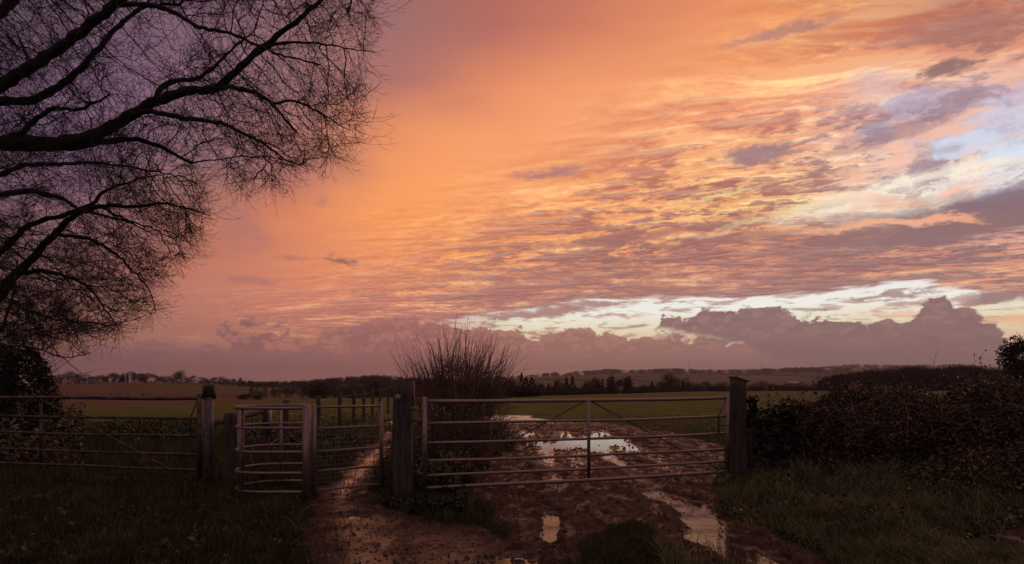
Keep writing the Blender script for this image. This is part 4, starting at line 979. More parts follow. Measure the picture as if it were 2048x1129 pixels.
make_grass('grass', 'grassy hump in the middle of the muddy track', 9000, (1120, 1370, 1030, 1200), lambda x, y, c: .03+.05*c, M['grass'], .0060, R1_)
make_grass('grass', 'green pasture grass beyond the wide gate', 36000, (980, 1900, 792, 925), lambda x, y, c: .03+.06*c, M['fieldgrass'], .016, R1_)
# long tussocks on the right bank
V, Q4, T3, nb = [], [], [], 0
for k in range(46):
    px, py = (R1_.uniform(1480, 2040), R1_.uniform(945, 1110))
    X, Y = ground_xy(px, py); z0, md = full_h(np.array([X]), np.array([Y]))
    if md[0] > .3 or (X > 3.4 and Y < 5.6): continue
    n = 130; rr_ = np.abs(R1_.normal(0, .08, n)); aa = R1_.uniform(0, 6.28, n)
    v, q_, t_ = blades(X+rr_*np.cos(aa), Y+rr_*np.sin(aa), np.full(n, z0[0]), R1_.uniform(.12, .36, n), .005*R1_.uniform(.6, 1.3, n), R1_, 1.3)
    V.append(v); Q4.append(q_+nb); T3.append(t_+nb); nb += len(v)
o = mesh_np('long_grass', np.vstack(V), [np.vstack(Q4), np.vstack(T3)], M['bankgrass']); tag(o, 'long bent grass tufts on the right bank', 'long grass', kind='stuff')
# leafy weeds
def weeds(name, label, n, rect, hmax, size, mat, seed, cat='weeds', base_ok=.5):
    rs_ = np.random.default_rng(seed); x, y = view_scatter(n, *rect, rs_); z, mud = full_h(x, y); cl = fbm(x, y, 2.4, 3, seed)
    ok = (mud < base_ok) & (cl > .42); x, y, z, cl = x[ok], y[ok], z[ok], cl[ok]
    P_ = np.column_stack([x, y, z+rs_.uniform(0, 1, len(x))*hmax*sstep(cl, .4, .65)+.01])
    V, T_ = leaf_cloud(P_, size, rs_, .5)
    o = mesh_np(name, V, [T_], mat); tag(o, label, cat, kind='stuff'); return o
weeds('weeds', 'leafy weeds growing behind the left end of the wide gate', 9000, (835, 1030, 868, 990), .42, .055, M['weed'], 31)
weeds('weeds', 'pale leafy weeds beyond the left gate', 3000, (200, 430, 848, 892), .15, .075, M['weed'], 32)
weeds('weeds', 'dark leaves round the foot of the middle gate post', 7000, (690, 930, 962, 1035), .14, .045, M['ivy'], 33)
weeds('weeds', 'brown bramble tangle under the tree at the far left', 7000, (-60, 170, 835, 950), .75, .070, M['bramble'], 34)
weeds('weeds', 'low leaves scattered over the right bank', 9000, (1380, 2150, 930, 1100), .16, .045, M['weed'], 35)
weeds('weeds', 'dark undergrowth along the foot of the wire fence', 3600, (470, 755, 822, 925), .34, .07, M['weed'], 36)
x, y = view_scatter(700, -60, 640, 965, 1200, R1_); z, md = full_h(x, y); V, T_ = leaf_cloud(np.column_stack([x, y, z+.03+.03*R1_.uniform(0, 1, len(x))]), .05, R1_, .9, .1)
o = mesh_np('fallen_leaves', V, [T_], M['deadleaf']); tag(o, 'brown fallen leaves lying in the dark grass', 'leaves', kind='stuff')
# clods and stones in the mud
x, y = view_scatter(6000, 560, 1700, 842, 1250, R1_); z, md = full_h(x, y); ok = md > .6; x, y, z = x[ok], y[ok], z[ok]; n = len(x)
s_ = R1_.uniform(.004, .018, n)*np.where(R1_.uniform(0, 1, n) < .1, 1.7, 1); oc = np.array([[1,0,0],[0,1,0],[-1,0,0],[0,-1,0],[0,0,.8],[0,0,-.8]])
V = np.stack([x, y, z], -1)[:, None]+oc[None]*s_[:, None, None]*R1_.uniform(.6, 1.4, (n, 6, 1))
base = (np.arange(n)*6)[:, None]; T_ = np.concatenate([base+np.array([f_]) for f_ in ([4,0,1],[4,1,2],[4,2,3],[4,3,0],[5,1,0],[5,2,1],[5,3,2],[5,0,3])])
o = mesh_np('mud_clods', V.reshape(-1, 3), [T_], M['clod']); tag(o, 'clods and small stones lying in the mud', 'clods', kind='stuff')
# ================================================================== hedge bush behind the wide gate
def shoots(specs, rs_, wob=.05):
    S0, S1, A0_, A1_ = [], [], [], []
    for (p, d, L, r) in specs:
        p = np.array(p, float); d = np.array(d, float); d /= np.linalg.norm(d); k = 7; q_ = p
        for i in range(k):
            d = d+rs_.normal(0, wob, 3); d[2] += .03; d /= np.linalg.norm(d); q2 = q_+d*L/k
            S0.append(q_); S1.append(q2); A0_.append(r*(1-i/k*.8)); A1_.append(r*(1-(i+1)/k*.8))
            if i > 1 and rs_.uniform() < .5:
                e_ = d+rs_.normal(0, .5, 3); e_ /= np.linalg.norm(e_); S0.append(q2); S1.append(q2+e_*L*.12); A0_.append(r*.3); A1_.append(r*.15)
            q_ = q2
    return np.array(S0), np.array(S1), np.array(A0_), np.array(A1_)
rs_ = np.random.default_rng(55)
hb = empty('hedge_bush', (-.95, 9.9, 0)); tag(hb, 'bushy cut hedge with tall bare shoots fanning up behind the middle post', 'bush'); H0 = np.array(hb.location)
sp = []
for k in range(215):
    u = rs_.uniform(-1, 1); v = rs_.uniform(-1, 1)
    x0 = -.95+u*.62; y0 = 9.9+v*.7
    lean = u*.58+rs_.normal(0, .13)
    if u > .2: lean += .18*u
    zt = 1.0+rs_.uniform(-.25, .35)
    sp.append(((x0, y0, zt), (lean, v*.3+rs_.normal(0, .1), 1.0), (1.62-.50*abs(u)**1.5-(zt-1.0))*rs_.uniform(.6, 1.0)-.05, .0075))
for px in (868, 905, 918, 985):
    q_ = at(px-((px-920)*.25), 757, 9.7); sp.append(((q_[0], 9.7, 1.1), ((px-925)*.0012, 0, 1), 1.62 if px < 880 else 1.45, .009))
a_, b_, c_, d_ = shoots(sp, rs_, .085); V, Q_ = prisms(a_-H0, b_-H0, c_, d_, 4); mesh_np('shoots', V, [Q_], M['shoot'], hb)
sp = []
for k in range(2000):
    th_ = rs_.uniform(0, 6.28); q = math.sqrt(rs_.uniform()); zz = rs_.uniform(.05, 1.72); wd = 1.0-.42*max(0, (zz-1.0)/.62)**1.5
    wd *= min(1, .62+.45*zz); x0 = -.92+.86*q*math.cos(th_)*wd; y0 = 9.95+.95*q*math.sin(th_)
    sp.append(((x0, y0, zz), (rs_.normal(0, .8)+(x0+.92)*.5, rs_.normal(0, .7), rs_.uniform(-.2, 1.1)), rs_.uniform(.22, .55), .0042))
a_, b_, c_, d_ = shoots(sp, rs_, .16); V, Q_ = prisms(a_-H0, b_-H0, c_, d_, 3); mesh_np('twigs', V, [Q_], M['shoot'], hb)
sp = [((-.95+rs_.uniform(-.55, .55), 9.9+rs_.uniform(-.6, .6), -.1), (rs_.normal(0, .2), rs_.normal(0, .2), 1), rs_.uniform(.9, 1.5), .02) for k in range(60)]
a_, b_, c_, d_ = shoots(sp, rs_, .1); V, Q_ = prisms(a_-H0, b_-H0, c_, d_, 5); tag(mesh_np('stems', V, [Q_], M['shoot'], hb), kind='stuff')
n = 900; th_ = rs_.uniform(0, 6.28, n); q = np.sqrt(rs_.uniform(0, 1, n)); zz = rs_.uniform(.0, 1.42, n)
P_ = np.column_stack([-.92+.82*q*np.cos(th_), 9.95+.9*q*np.sin(th_), zz]); V, T_ = leaf_cloud(P_-H0, .045, rs_, .1); mesh_np('dead_leaves', V, [T_], M['bramble'], hb)
# ================================================================== brambles, ivy
def bramble(name, label, cat, ridge, n, size, mat, seed, stems=120, topw=.5):
    """ridge: (x, y, height, half-depth front, half-depth back) stations"""
    rs_ = np.random.default_rng(seed); R_ = np.array(ridge, float)
    root = empty(name, (R_[0, 0], R_[0, 1], 0)); tag(root, label, cat); o0 = np.array(root.location)
    u = rs_.uniform(0, len(R_)-1, n); i = np.minimum(u.astype(int), len(R_)-2); f = (u-i)[:, None]; S_ = R_[i]*(1-f)+R_[i+1]*f
    v = rs_.uniform(-1, 1, n); y = S_[:, 1]+np.where(v < 0, v*S_[:, 3], v*S_[:, 4]); x = S_[:, 0]+rs_.normal(0, .08, n)
    hh = S_[:, 2]*np.sqrt(np.maximum(0, 1-np.abs(v)**2.2))*(.72+.56*fbm(x, y, 1.9, 4, seed))
    z = hh*(1-np.abs(rs_.normal(0, .22, n)))+rs_.normal(0, .03, n); z = np.maximum(z, .02)
    V, T_ = leaf_cloud(np.column_stack([x, y, z])-o0, size, rs_, .35, .2); mesh_np('leaves', V, [T_], mat, root)
    sp = []
    for k in range(stems):
        j = rs_.integers(0, n); sp.append(((x[j], y[j], max(.05, hh[j]*.55)), (rs_.normal(0, .7), rs_.normal(0, .6), 1.0), hh[j]*rs_.uniform(.42, .70), .0055))
    a_, b_, c_, d_ = shoots(sp, rs_, .12); V, Q_ = prisms(a_-o0, b_-o0, c_, d_, 3); tag(mesh_np('stems', V, [Q_], M['shoot'], root), kind='stuff')
    # leaves on the protruding stems
    k_ = rs_.integers(0, len(b_), int(len(b_)*.8)); V, T_ = leaf_cloud(b_[k_]+rs_.normal(0, .015, (len(k_), 3))-o0, size, rs_, .2); mesh_np('shoot_leaves', V, [T_], mat, root)
    return root
bramble('ivy', 'glossy dark ivy trailing over the top of the stone wall', 'ivy', [(3.62, 8.42, .98, .28, .3), (4.1, 8.40, .96, .30, .3), (4.5, 8.4, 1.0, .35, .35)], 2600, .060, M['ivy'], 61, 30)
iv = empty('ivy', (3.53, 8.2, 0)); tag(iv, 'ivy climbing the right side of the broad grey gate post', 'ivy')
rs_ = np.random.default_rng(62); n = 240; zz = rs_.uniform(.72, 1.24, n); P_ = np.column_stack([3.545+np.abs(rs_.normal(0, .035, n))*(1.3-abs(zz-1.1)), 8.20+rs_.normal(0, .08, n), zz])
V, T_ = leaf_cloud(P_-np.array(iv.location), .065, rs_, .0); mesh_np('leaves', V, [T_], M['ivy'], iv)
sp = [((3.54, 8.2+rs_.normal(0, .05), .4), (.0, 0, 1), .7, .006) for k in range(5)]; a_, b_, c_, d_ = shoots(sp, rs_, .05); V, Q_ = prisms(a_-np.array(iv.location), b_-np.array(iv.location), c_, d_, 4); tag(mesh_np('stems', V, [Q_], M['shoot'], iv), kind='stuff')
bramble('bramble_bush', 'tall dark bramble thicket growing over the stone wall', 'brambles', [(4.35, 8.5, 1.12, .4, .5), (4.75, 8.45, 1.30, .55, .6), (5.3, 8.3, 1.34, .75, .7), (6.0, 8.2, 1.30, .9, .8)], 26000, .040, M['bramble'], 63, 420)
bramble('bramble_bush', 'brown bramble thicket with reddish leaves towards the right edge', 'brambles', [(5.9, 8.0, 1.33, 1.0, .8), (6.8, 7.8, 1.37, 1.15, .9), (7.8, 7.6, 1.38, 1.3, 1.0), (9.5, 7.4, 1.40, 1.4, 1.0)], 38000, .040, M['bramble'], 64, 900)
bramble('bramble_bush', 'low straggling brambles creeping down the bank at the right edge', 'brambles', [(5.0, 7.0, .35, .5, .6), (5.8, 6.5, .65, .7, .8), (6.6, 6.1, .85, .7, .9), (7.8, 5.8, .95, .8, .9)], 13000, .038, M['bramble'], 65, 520)
# arching canes and dead stalks
def canes(name, label, cat, n, fn, seed, L=(.5, 1.3), r=.0045, mat='shoot'):
    rs_ = np.random.default_rng(seed); A_, B_, Ra, Rb = [], [], [], []
    for k in range(n):
        p, d = fn(rs_); l_ = rs_.uniform(*L); q0 = np.array(p, float); d = np.array(d, float)
        for i in range(9):
            d = d/np.linalg.norm(d); q1 = q0+d*l_/9; A_.append(q0); B_.append(q1); Ra.append(r*(1-i/12)); Rb.append(r*(1-(i+1)/12)); q0 = q1; d = d+np.array([rs_.normal(0, .05), rs_.normal(0, .05), -.17])
    V, Q_ = prisms(np.array(A_), np.array(B_), np.array(Ra), np.array(Rb), 4); o = mesh_np(name, V, [Q_], M[mat]); tag(o, label, cat, kind='stuff')
def f1(rs_): x = rs_.uniform(4.2, 9.0); return (x, 8.0-.1*x+rs_.normal(0, .35), rs_.uniform(.6, 1.12)), (rs_.normal(0, .9), rs_.normal(-.2, .5), 1.0)
canes('bramble_canes', 'thin arching canes sprawling over the bramble thickets', 'canes', 190, f1, 91, (.3, .85))
def f2(rs_):
    X, Y = ground_xy(rs_.uniform(1470, 2100), rs_.uniform(930, 1085)); return (X, Y, .05), (rs_.normal(0, .35), rs_.normal(0, .35), 1.0)
canes('dead_stalks', 'dry bent stalks standing in the grass of the right bank', 'stalks', 130, f2, 92, (.25, .75), .0035, 'straw')
def f3(rs_):
    X, Y = ground_xy(rs_.uniform(0, 600), rs_.uniform(965, 1110)); return (X, Y, .03), (rs_.normal(0, .5), rs_.normal(0, .5), 1.0)
canes('dead_stalks', 'dry stalks in the dark grass of the left verge', 'stalks', 60, f3, 93, (.15, .40), .003, 'straw')
x, y = view_scatter(2600, 620, 1700, 850, 1250, R1_); z, md = full_h(x, y); ok = (md > .6) & (z > LVL+.006); x, y, z = x[ok], y[ok], z[ok]; n = len(x)
a_ = R1_.uniform(0, 6.28, n); l_ = R1_.uniform(.03, .12, n)/2; P0_ = np.column_stack([x-np.cos(a_)*l_, y-np.sin(a_)*l_, z+.008]); P1_ = np.column_stack([x+np.cos(a_)*l_, y+np.sin(a_)*l_, z+.012])
V, Q_ = prisms(P0_, P1_, np.full(n, .0018), np.full(n, .0014), 3); o = mesh_np('straw', V, [Q_], M['straw']); tag(o, 'bits of straw and stalk trodden into the mud', 'straw', kind='stuff')
# ivy-clad stump of a tree at the far left
rs_ = np.random.default_rng(70); YS = 11.6; q0_ = at(20, 757, YS)
st = empty('ivy_clad_tree', (q0_[0], YS, 0)); tag(st, 'dense ivy covered trunk below the bare trees at the left edge', 'tree'); S0_ = np.array(st.location)
m = MB(); m.tube([[0, 0, -.3], [-.1, 0, 1], [0, .05, 2.0]], [.22, .18, .12], 12); m.build('trunk', M['bark'], st, True)
n = 16000; th_ = rs_.uniform(0, 6.28, n); ph = rs_.uniform(-1, 1, n); rr_ = rs_.uniform(.65, 1, n)
nz = .8+.45*fbm(th_*1.3, ph*2.2, 1.6, 3, 8)
P_ = np.column_stack([rr_*nz*.92*np.cos(th_)*np.sqrt(1-ph**2*.8), rr_*nz*.7*np.sin(th_)*np.sqrt(1-ph**2*.8), 1.05+1.05*ph*nz])
P_ = P_[P_[:, 2] > .05]; V, T_ = leaf_cloud(P_, .050, rs_, .2); mesh_np('ivy_leaves', V, [T_], M['ivy'], st)
sp = [((rs_.normal(0, .4), rs_.normal(0, .3), 1.6), (rs_.normal(.1, .8), rs_.normal(0, .5), 1.0), rs_.uniform(.4, 1.2), .006) for k in range(120)]
a_, b_, c_, d_ = shoots(sp, rs_, .13); V, Q_ = prisms(a_, b_, c_, d_, 3); mesh_np('twigs', V, [Q_], M['twig'], st)
# ================================================================== distant trees and woods
def crown_mesh(kind, rs_, n):
    """unit tree 1 high: slivers for bare crowns, dense leaves for evergreens"""
    if kind == 'bare':
        lobes = [(rs_.normal(0, .15), rs_.normal(0, .15), (.22+.075*_), rs_.uniform(.15, .24)) for _ in range(9)]
        L = np.array(lobes)[rs_.integers(0, 9, n)]; d = rs_.normal(0, 1, (n, 3)); d[:, 2] += .35; d /= np.linalg.norm(d, axis=1)[:, None]
        P_ = L[:, :3]+d*L[:, 3:4]*rs_.uniform(.25, 1, (n, 1)); ln = rs_.uniform(.05, .12, (n, 1)); wd = rs_.uniform(.003, .007, (n, 1))
    elif kind == 'cone':
        z = rs_.uniform(.04, 1, n)**1.1; r_ = .30*(1-z**1.6)**.8*(1+.25*np.sin(z*23))*rs_.uniform(.6, 1.08, n); a_ = rs_.uniform(0, 6.28, n)
        P_ = np.column_stack([r_*np.cos(a_), r_*np.sin(a_), z]); d = np.column_stack([np.cos(a_), np.sin(a_), rs_.normal(.3, .3, n)]); d /= np.linalg.norm(d, axis=1)[:, None]
        ln = rs_.uniform(.04, .09, (n, 1)); wd = rs_.uniform(.015, .03, (n, 1))
    elif kind == 'poplar':
        z = rs_.uniform(.03, 1, n); r_ = .07*np.sqrt(np.maximum(0, 1-(z*1.6-.7)**2*.8))*rs_.uniform(.5, 1, n); a_ = rs_.uniform(0, 6.28, n)
        P_ = np.column_stack([r_*np.cos(a_), r_*np.sin(a_), z*.95]); d = np.column_stack([np.cos(a_)*.3, np.sin(a_)*.3, np.ones(n)]); d /= np.linalg.norm(d, axis=1)[:, None]
        ln = rs_.uniform(.05, .1, (n, 1)); wd = rs_.uniform(.008, .015, (n, 1))
    else:                                                 # round evergreen
        lobes = [(rs_.normal(0, .15), rs_.normal(0, .15), rs_.uniform(.25, .72), rs_.uniform(.20, .30)) for _ in range(10)]
        L = np.array(lobes)[rs_.integers(0, 10, n)]; d = rs_.normal(0, 1, (n, 3)); d /= np.linalg.norm(d, axis=1)[:, None]
        P_ = L[:, :3]+d*L[:, 3:4]*rs_.uniform(.30, 1.05, (n, 1)); P_[:, 2] = np.clip(P_[:, 2], .02, 1); ln = rs_.uniform(.03, .07, (n, 1)); wd = rs_.uniform(.015, .03, (n, 1))
    s_ = np.cross(d, rs_.normal(0, 1, (n, 3))); s_ /= np.linalg.norm(s_, axis=1)[:, None]
    V = np.stack([P_-s_*wd, P_+s_*wd, P_+d*ln], 1).reshape(-1, 3); return V, (np.arange(n)*3)[:, None]+np.array([[0, 1, 2]])
def far_protos(kind, cnt, n, mat, name, seed):
    fine = .5 if name == 'leafy' else 1.0
    out = []
    for k in range(cnt):
        rs_ = np.random.default_rng(seed+k); V, T_ = crown_mesh(kind, rs_, n)
        c3 = V.reshape(-1, 3, 3).mean(1, keepdims=True); V = (c3+(V.reshape(-1, 3, 3)-c3)*fine).reshape(-1, 3)
        me = mesh_np('crown', V, [T_], mat); d = me.data; bpy.data.objects.remove(me)
        m = MB(); m.tube([[0, 0, -.05], [.01, 0, .3], [0, .01, .62 if kind == 'bare' else .8]], [.022, .016, .006], 6)
        if kind == 'bare':
            for a_ in rs_.uniform(0, 6.28, 7):
                z0 = rs_.uniform(.18, .45); m.tube([[0, 0, z0], [.10*math.cos(a_), .10*math.sin(a_), z0+.14], [.24*math.cos(a_), .24*math.sin(a_), z0+.30]], [.010, .007, .003], 4, False)
        o = m.build('trunk', M['bark'], None); td = o.data; bpy.data.objects.remove(o)
        out.append((d, td))
    return out
PR = {'bare': far_protos('bare', 6, 2600, M['fartree'], 'bare', 200), 'cone': far_protos('cone', 2, 1500, M['farever'], 'cone', 220),
      'poplar': far_protos('poplar', 1, 600, M['farever'], 'pop', 230), 'ever': far_protos('ever', 3, 2600, M['farever'], 'ever', 240), 'leafy': far_protos('ever', 1, 14000, M['farever'], 'leafy', 261)}
def far_tree(kind, name, label, cat, group, px, top, wpx, r, k=0, sink=0.0):
    a = math.atan((px-CX)/F); g = far_pt(px, r) if r > 125 else np.array([r*math.sin(a), r*math.cos(a), float(base_h(r*math.sin(a), r*math.cos(a)))])
    h = (EYE+(HY-top)/F*r*math.cos(a))-g[2]
    w_ = wpx/F*r*math.cos(a); g[2] -= h*.10; h *= 1.10
    root = empty(name, tuple(g), k*1.7); tag(root, label, cat, group)
    d, td = PR[kind][k % len(PR[kind])]
    uw = {'bare': .72, 'cone': .52, 'poplar': .16, 'ever': .78, 'leafy': .78}[kind]
    for nm, dd in (('crown', d), ('trunk', td)):
        o = bpy.data.objects.new(nm, dd); COL.objects.link(o); o.parent = root; o.scale = (w_/uw, w_/uw, h*1.03)
    return root
G1 = 'bare trees along the skyline above the brown field'
LB = 'bare tree in the skyline row above the brown field'
for k, (px, top, wd) in enumerate([(118,752,18),(137,745,26),(158,749,18),(172,750,20),(205,752,16),(215,747,18),(228,750,14),(240,750,14),(268,745,24),(282,748,18),(292,748,14),(312,749,20),(328,753,14),(345,751,20),(382,753,16),(402,756,18),(416,759,14),(430,756,18),(446,755,18),(458,760,14),(470,759,14)]):
    far_tree('bare', 'bare_tree', LB, 'tree', G1, px, top-1, wd*1.25, 515+(k % 3)*8, k)
far_tree('bare', 'bare_tree', 'tallest domed bare tree in the skyline row above the brown field', 'tree', G1, 362, 742, 28, 512, 2)
far_tree('ever', 'pine_tree', 'flat topped pine in the skyline row at the left', 'tree', None, 247, 746, 9, 520, 1)
far_tree('poplar', 'cypress_tree', 'narrow dark column tree in the skyline row at the left', 'tree', None, 255, 747, 5, 520, 0)
far_tree('cone', 'conifer', 'small pointed conifer at the right end of the skyline row', 'tree', None, 481, 757, 10, 530, 0)
far_tree('ever', 'evergreen_tree', 'big dark rounded evergreen beyond the walkers gate', 'tree', None, 636, 761, 44, 300, 0)
far_tree('ever', 'evergreen_tree', 'dark pointed evergreen just left of the tall middle gate post', 'tree', None, 754, 764, 32, 310, 1)
far_tree('ever', 'evergreen_bush', 'dark round bush at the end of the brown field', 'bush', None, 492, 787, 28, 300, 2)
far_tree('ever', 'evergreen_bush', 'smaller dark bush right of the round bush by the brown field', 'bush', None, 516, 789, 20, 300, 1)
cn = [(1008,754,26,'ever'),(1026,757,24,'ever'),(1043,748,9,'cone'),(1052,757,14,'cone'),(1064,758,16,'cone'),(1078,764,20,'ever'),(1097,768,7,'cone'),(1113,757,11,'ever'),(1133,756,9,'cone'),(1145,754,10,'cone'),(1190,754,24,'ever'),(1242,754,20,'ever'),(1304,765,9,'cone'),(1365,764,7,'cone')]
lc = ['dark fir clump beside the hedge bush', 'second dark fir clump right of the hedge bush', 'slim fir tip above the fir clump', 'fir right of the slim fir tip', 'broad low fir right of the hedge bush', 'low rounded evergreen near the field hedge', 'short thin conifer in the valley', 'round headed evergreen in the valley', 'thin fir left of a twin fir in the valley', 'taller twin of the thin firs in the valley', 'lone broad dark conifer in the valley above the gate centre', 'middle one of the three big dark conifers', 'small pointed conifer left of the bare clump', 'tiny dark conifer right of the bare clump']
for k, ((px, top, wd, kd), lb) in enumerate(zip(cn, lc)): far_tree(kd, 'conifer' if kd == 'cone' else 'evergreen_tree', lb, 'tree', 'dark trees in the valley beyond the field', px, top, wd*1.2, 320+(k % 4)*9, k)
far_tree('ever', 'evergreen_tree', 'left and widest of the three big dark conifers', 'tree', 'dark trees in the valley beyond the field', 1225, 750, 28, 322, 1)
far_tree('ever', 'conifer', 'right one of the three big dark conifers', 'tree', 'dark trees in the valley beyond the field', 1258, 751, 26, 322, 1)
far_tree('poplar', 'poplar_tree', 'very thin dark poplar left of the three big conifers', 'tree', None, 1206, 759, 4, 322, 0)
G2 = 'bare trees in the valley beyond the field'
for k, (px, top, wd) in enumerate([(1165,768,22),(1285,770,18),(1322,764,22),(1345,749,34),(1333,754,22),(1372,757,16),(1395,768,26),(1420,764,30),(1445,766,28),(1515,764,30),(1540,768,24),(1570,767,26),(1600,766,30),(1625,768,24),(1120,765,24),(1178,762,16)]):
    far_tree('bare', 'bare_tree', 'bare bushy tree among the valley scrub beyond the green field', 'tree', G2, px, top, wd*1.35, 325+(k % 5)*14, k+1)
def wood(name, label, items, mat, cat='wood', slivers=260, seed=0, wf=.9):
    """items: (x, y, z, height) for each tree of a far-off wood that reads as one mass"""
    rs_ = np.random.default_rng(seed); V, T_ = [], []; nb = 0
    base = [crown_mesh('bare' if mat is M['fartree'] else 'ever', np.random.default_rng(seed+5+k), slivers) for k in range(5)]
    for i, (x, y, z, h) in enumerate(items):
        v, t_ = base[i % 5]; a_ = rs_.uniform(0, 6.28); c_, s_ = math.cos(a_), math.sin(a_); w_ = h*rs_.uniform(.9, 1.3)*wf
        V.append(np.column_stack([x+(v[:, 0]*c_-v[:, 1]*s_)*w_, y+(v[:, 0]*s_+v[:, 1]*c_)*w_, z+v[:, 2]*h])); T_.append(t_+nb); nb += len(v)
    o = mesh_np(name, np.vstack(V), [np.vstack(T_)], mat); tag(o, label, cat, kind='stuff'); return o
def items(n, px0, px1, r0, r1, topf, seed, hmin=4, hvar=.25, hmax=22):
    rs_ = np.random.default_rng(seed); out = []
    for k in range(n):
        px = rs_.uniform(px0, px1); r = math.exp(rs_.uniform(math.log(r0), math.log(r1))); g = far_pt(px, r); a = math.atan((px-CX)/F)
        h = (EYE+(HY-topf(px))/F*r*math.cos(a))-g[2]; h = h*(1-abs(rs_.normal(0, hvar)))
        h = min(hmax, max(hmin, h)); out.append((g[0], g[1], g[2]-.12*h, h*1.12))
    return out
ip = lambda pts: (lambda px: float(np.interp(px, [p[0] for p in pts], [p[1] for p in pts])))
big = dict(slivers=900)
# fatter slivers where a wood is only a few pixels deep
_cm = crown_mesh
def crown_mesh(kind, rs_, n):
    V, T_ = _cm(kind, rs_, n); P_ = V.reshape(-1, 3, 3); P_[:, :, 2] = P_[:, :, 2]*1.12-.13; c_ = (P_[:, 0]+P_[:, 1])/2; f = 7.0 if n < 200 else (2.4 if n < 600 else 1.3)
    P_[:, 0] = c_+(P_[:, 0]-c_)*f; P_[:, 1] = c_+(P_[:, 1]-c_)*f; return P_.reshape(-1, 3), T_
wood('undergrowth', 'dark hedge line under the skyline trees at the left', items(300, 60, 520, 495, 530, lambda p: 761+max(0, p-380)*.05, 1, 2, .2, 5), M['fartree'], 'undergrowth')
wood('wood', 'bare brown wood on the rise left of the hedge bush', items(330, 480, 900, 560, 820, ip([(480,760),(520,762),(600,761),(650,756),(700,752),(760,748),(800,752),(860,755),(900,757)]), 2, 6, .10, 16), M['fartree'], slivers=420)
wood('scrub', 'brown scrub between the green field and the wood', items(260, 500, 900, 330, 480, ip([(500,782),(600,774),(700,770),(800,771),(900,775)]), 3, 3, .25, 9), M['fartree'], 'scrub', slivers=500)
wood('hedge_line', 'dark bushes along the foot of the brown field', items(70, 90, 480, 335, 352, lambda p: 791, 4, 1.2, .5, 2.5), M['fartree'], 'bushes')
wood('scrub', 'pinkish bare scrub in the valley beyond the green field', items(420, 960, 1700, 300, 460, ip([(960,765),(1100,770),(1250,772),(1300,770),(1400,768),(1700,770)]), 5, 3, .22, 9), M['fartree'], 'scrub', slivers=500)
wood('wood', 'dark wooded hill behind the brambles on the right', items(520, 1640, 2150, 300, 440, ip([(1640,762),(1652,750),(1690,747),(1715,742),(1750,738),(1800,736),(1830,731),(1860,736),(1895,734),(1920,729),(1950,733),(1990,737),(2150,738)]), 6, 5, .07, 16), M['fartree'], slivers=700, wf=.75)
wood('wood', 'long dark wood on the middle distance ridge', items(420, 1000, 1700, 2900, 3600, ip([(1000,757),(1040,752),(1090,746),(1110,744),(1125,749),(1150,742),(1180,741),(1215,737),(1260,740),(1300,738),(1350,736),(1400,739),(1500,738),(1560,735),(1600,733),(1640,734),(1700,735)]), 7, 12, .12, 30), M['fartree'], slivers=160, wf=1.6)
wood('wood', 'pale far wood on the last ridge at the right', items(260, 1560, 2100, 4300, 4900, ip([(1560,736),(1640,733),(1700,728),(1760,729),(1800,730),(1850,729),(1880,730),(1900,727),(1950,730),(2000,735),(2100,736)]), 8, 14, .12, 34), M['fartree'], slivers=120, wf=1.8)
for k, (pts, r, n) in enumerate([([(1070,762),(1180,759)], 1900, 60), ([(1470,752.5),(1640,749)], 2700, 90), ([(1250,757),(1400,759)], 1900, 60), ([(1600,754),(1700,748)], 2500, 50)]):
    its = []
    rs_ = np.random.default_rng(300+k)
    for j in range(n):
        t_ = j/(n-1); px = pts[0][0]+(pts[1][0]-pts[0][0])*t_; rr_ = r*(1+.06*math.sin(t_*3+k)); g = far_pt(px, rr_); its.append((g[0], g[1], g[2]-1, rs_.uniform(5, 10)))
    wood('hedge_line', ['dark hedge crossing the far fields above the gate left half', 'long dark hedge between the pale far fields right of centre', 'dark hedge across the far field behind the three conifers', 'short far hedge above the wooded hill'][k], its, M['fartree'], 'hedge', slivers=110, wf=1.8)
# hedges at the far edge of the green field
def edge_hedge(name, label, px0, px1, r, hh, n, seed, mat='fartree'):
    rs_ = np.random.default_rng(seed); its = []
    for j in range(n):
        px = rs_.uniform(px0, px1); a = math.atan((px-CX)/F); Y = r/1.0; X = math.tan(a)*Y; its.append((X, Y+rs_.uniform(-.5, .5), float(base_h(X, Y))-.2, hh(px)*rs_.uniform(.75, 1.1)))
    o = wood(name, label, its, M[mat], 'hedge', slivers=500, seed=seed, wf=1.3)
    if 'kind' in o: del o['kind']
    return o
edge_hedge('field_hedge', 'trimmed brown hedge along the far edge of the green field', 1060, 1480, 77, lambda p: .75 if p < 1300 else .5, 200, 401)
edge_hedge('field_hedge', 'thin low hedge right of the broad grey gate post', 1480, 1760, 77, lambda p: .35, 90, 402)
edge_hedge('field_hedge', 'rough brown hedge end close to the hedge bush', 985, 1075, 72, lambda p: 1.5 if p < 1050 else 1.0, 60, 403)
edge_hedge('field_hedge', 'low dark hedge beyond the walkers gate', 480, 900, 77, lambda p: .30, 160, 404)
# tree cut by the right edge
root = far_tree('leafy', 'holly_tree', 'dark leafy tree cut off by the right edge', 'tree', None, 2094, 664, 116, 46, 0)
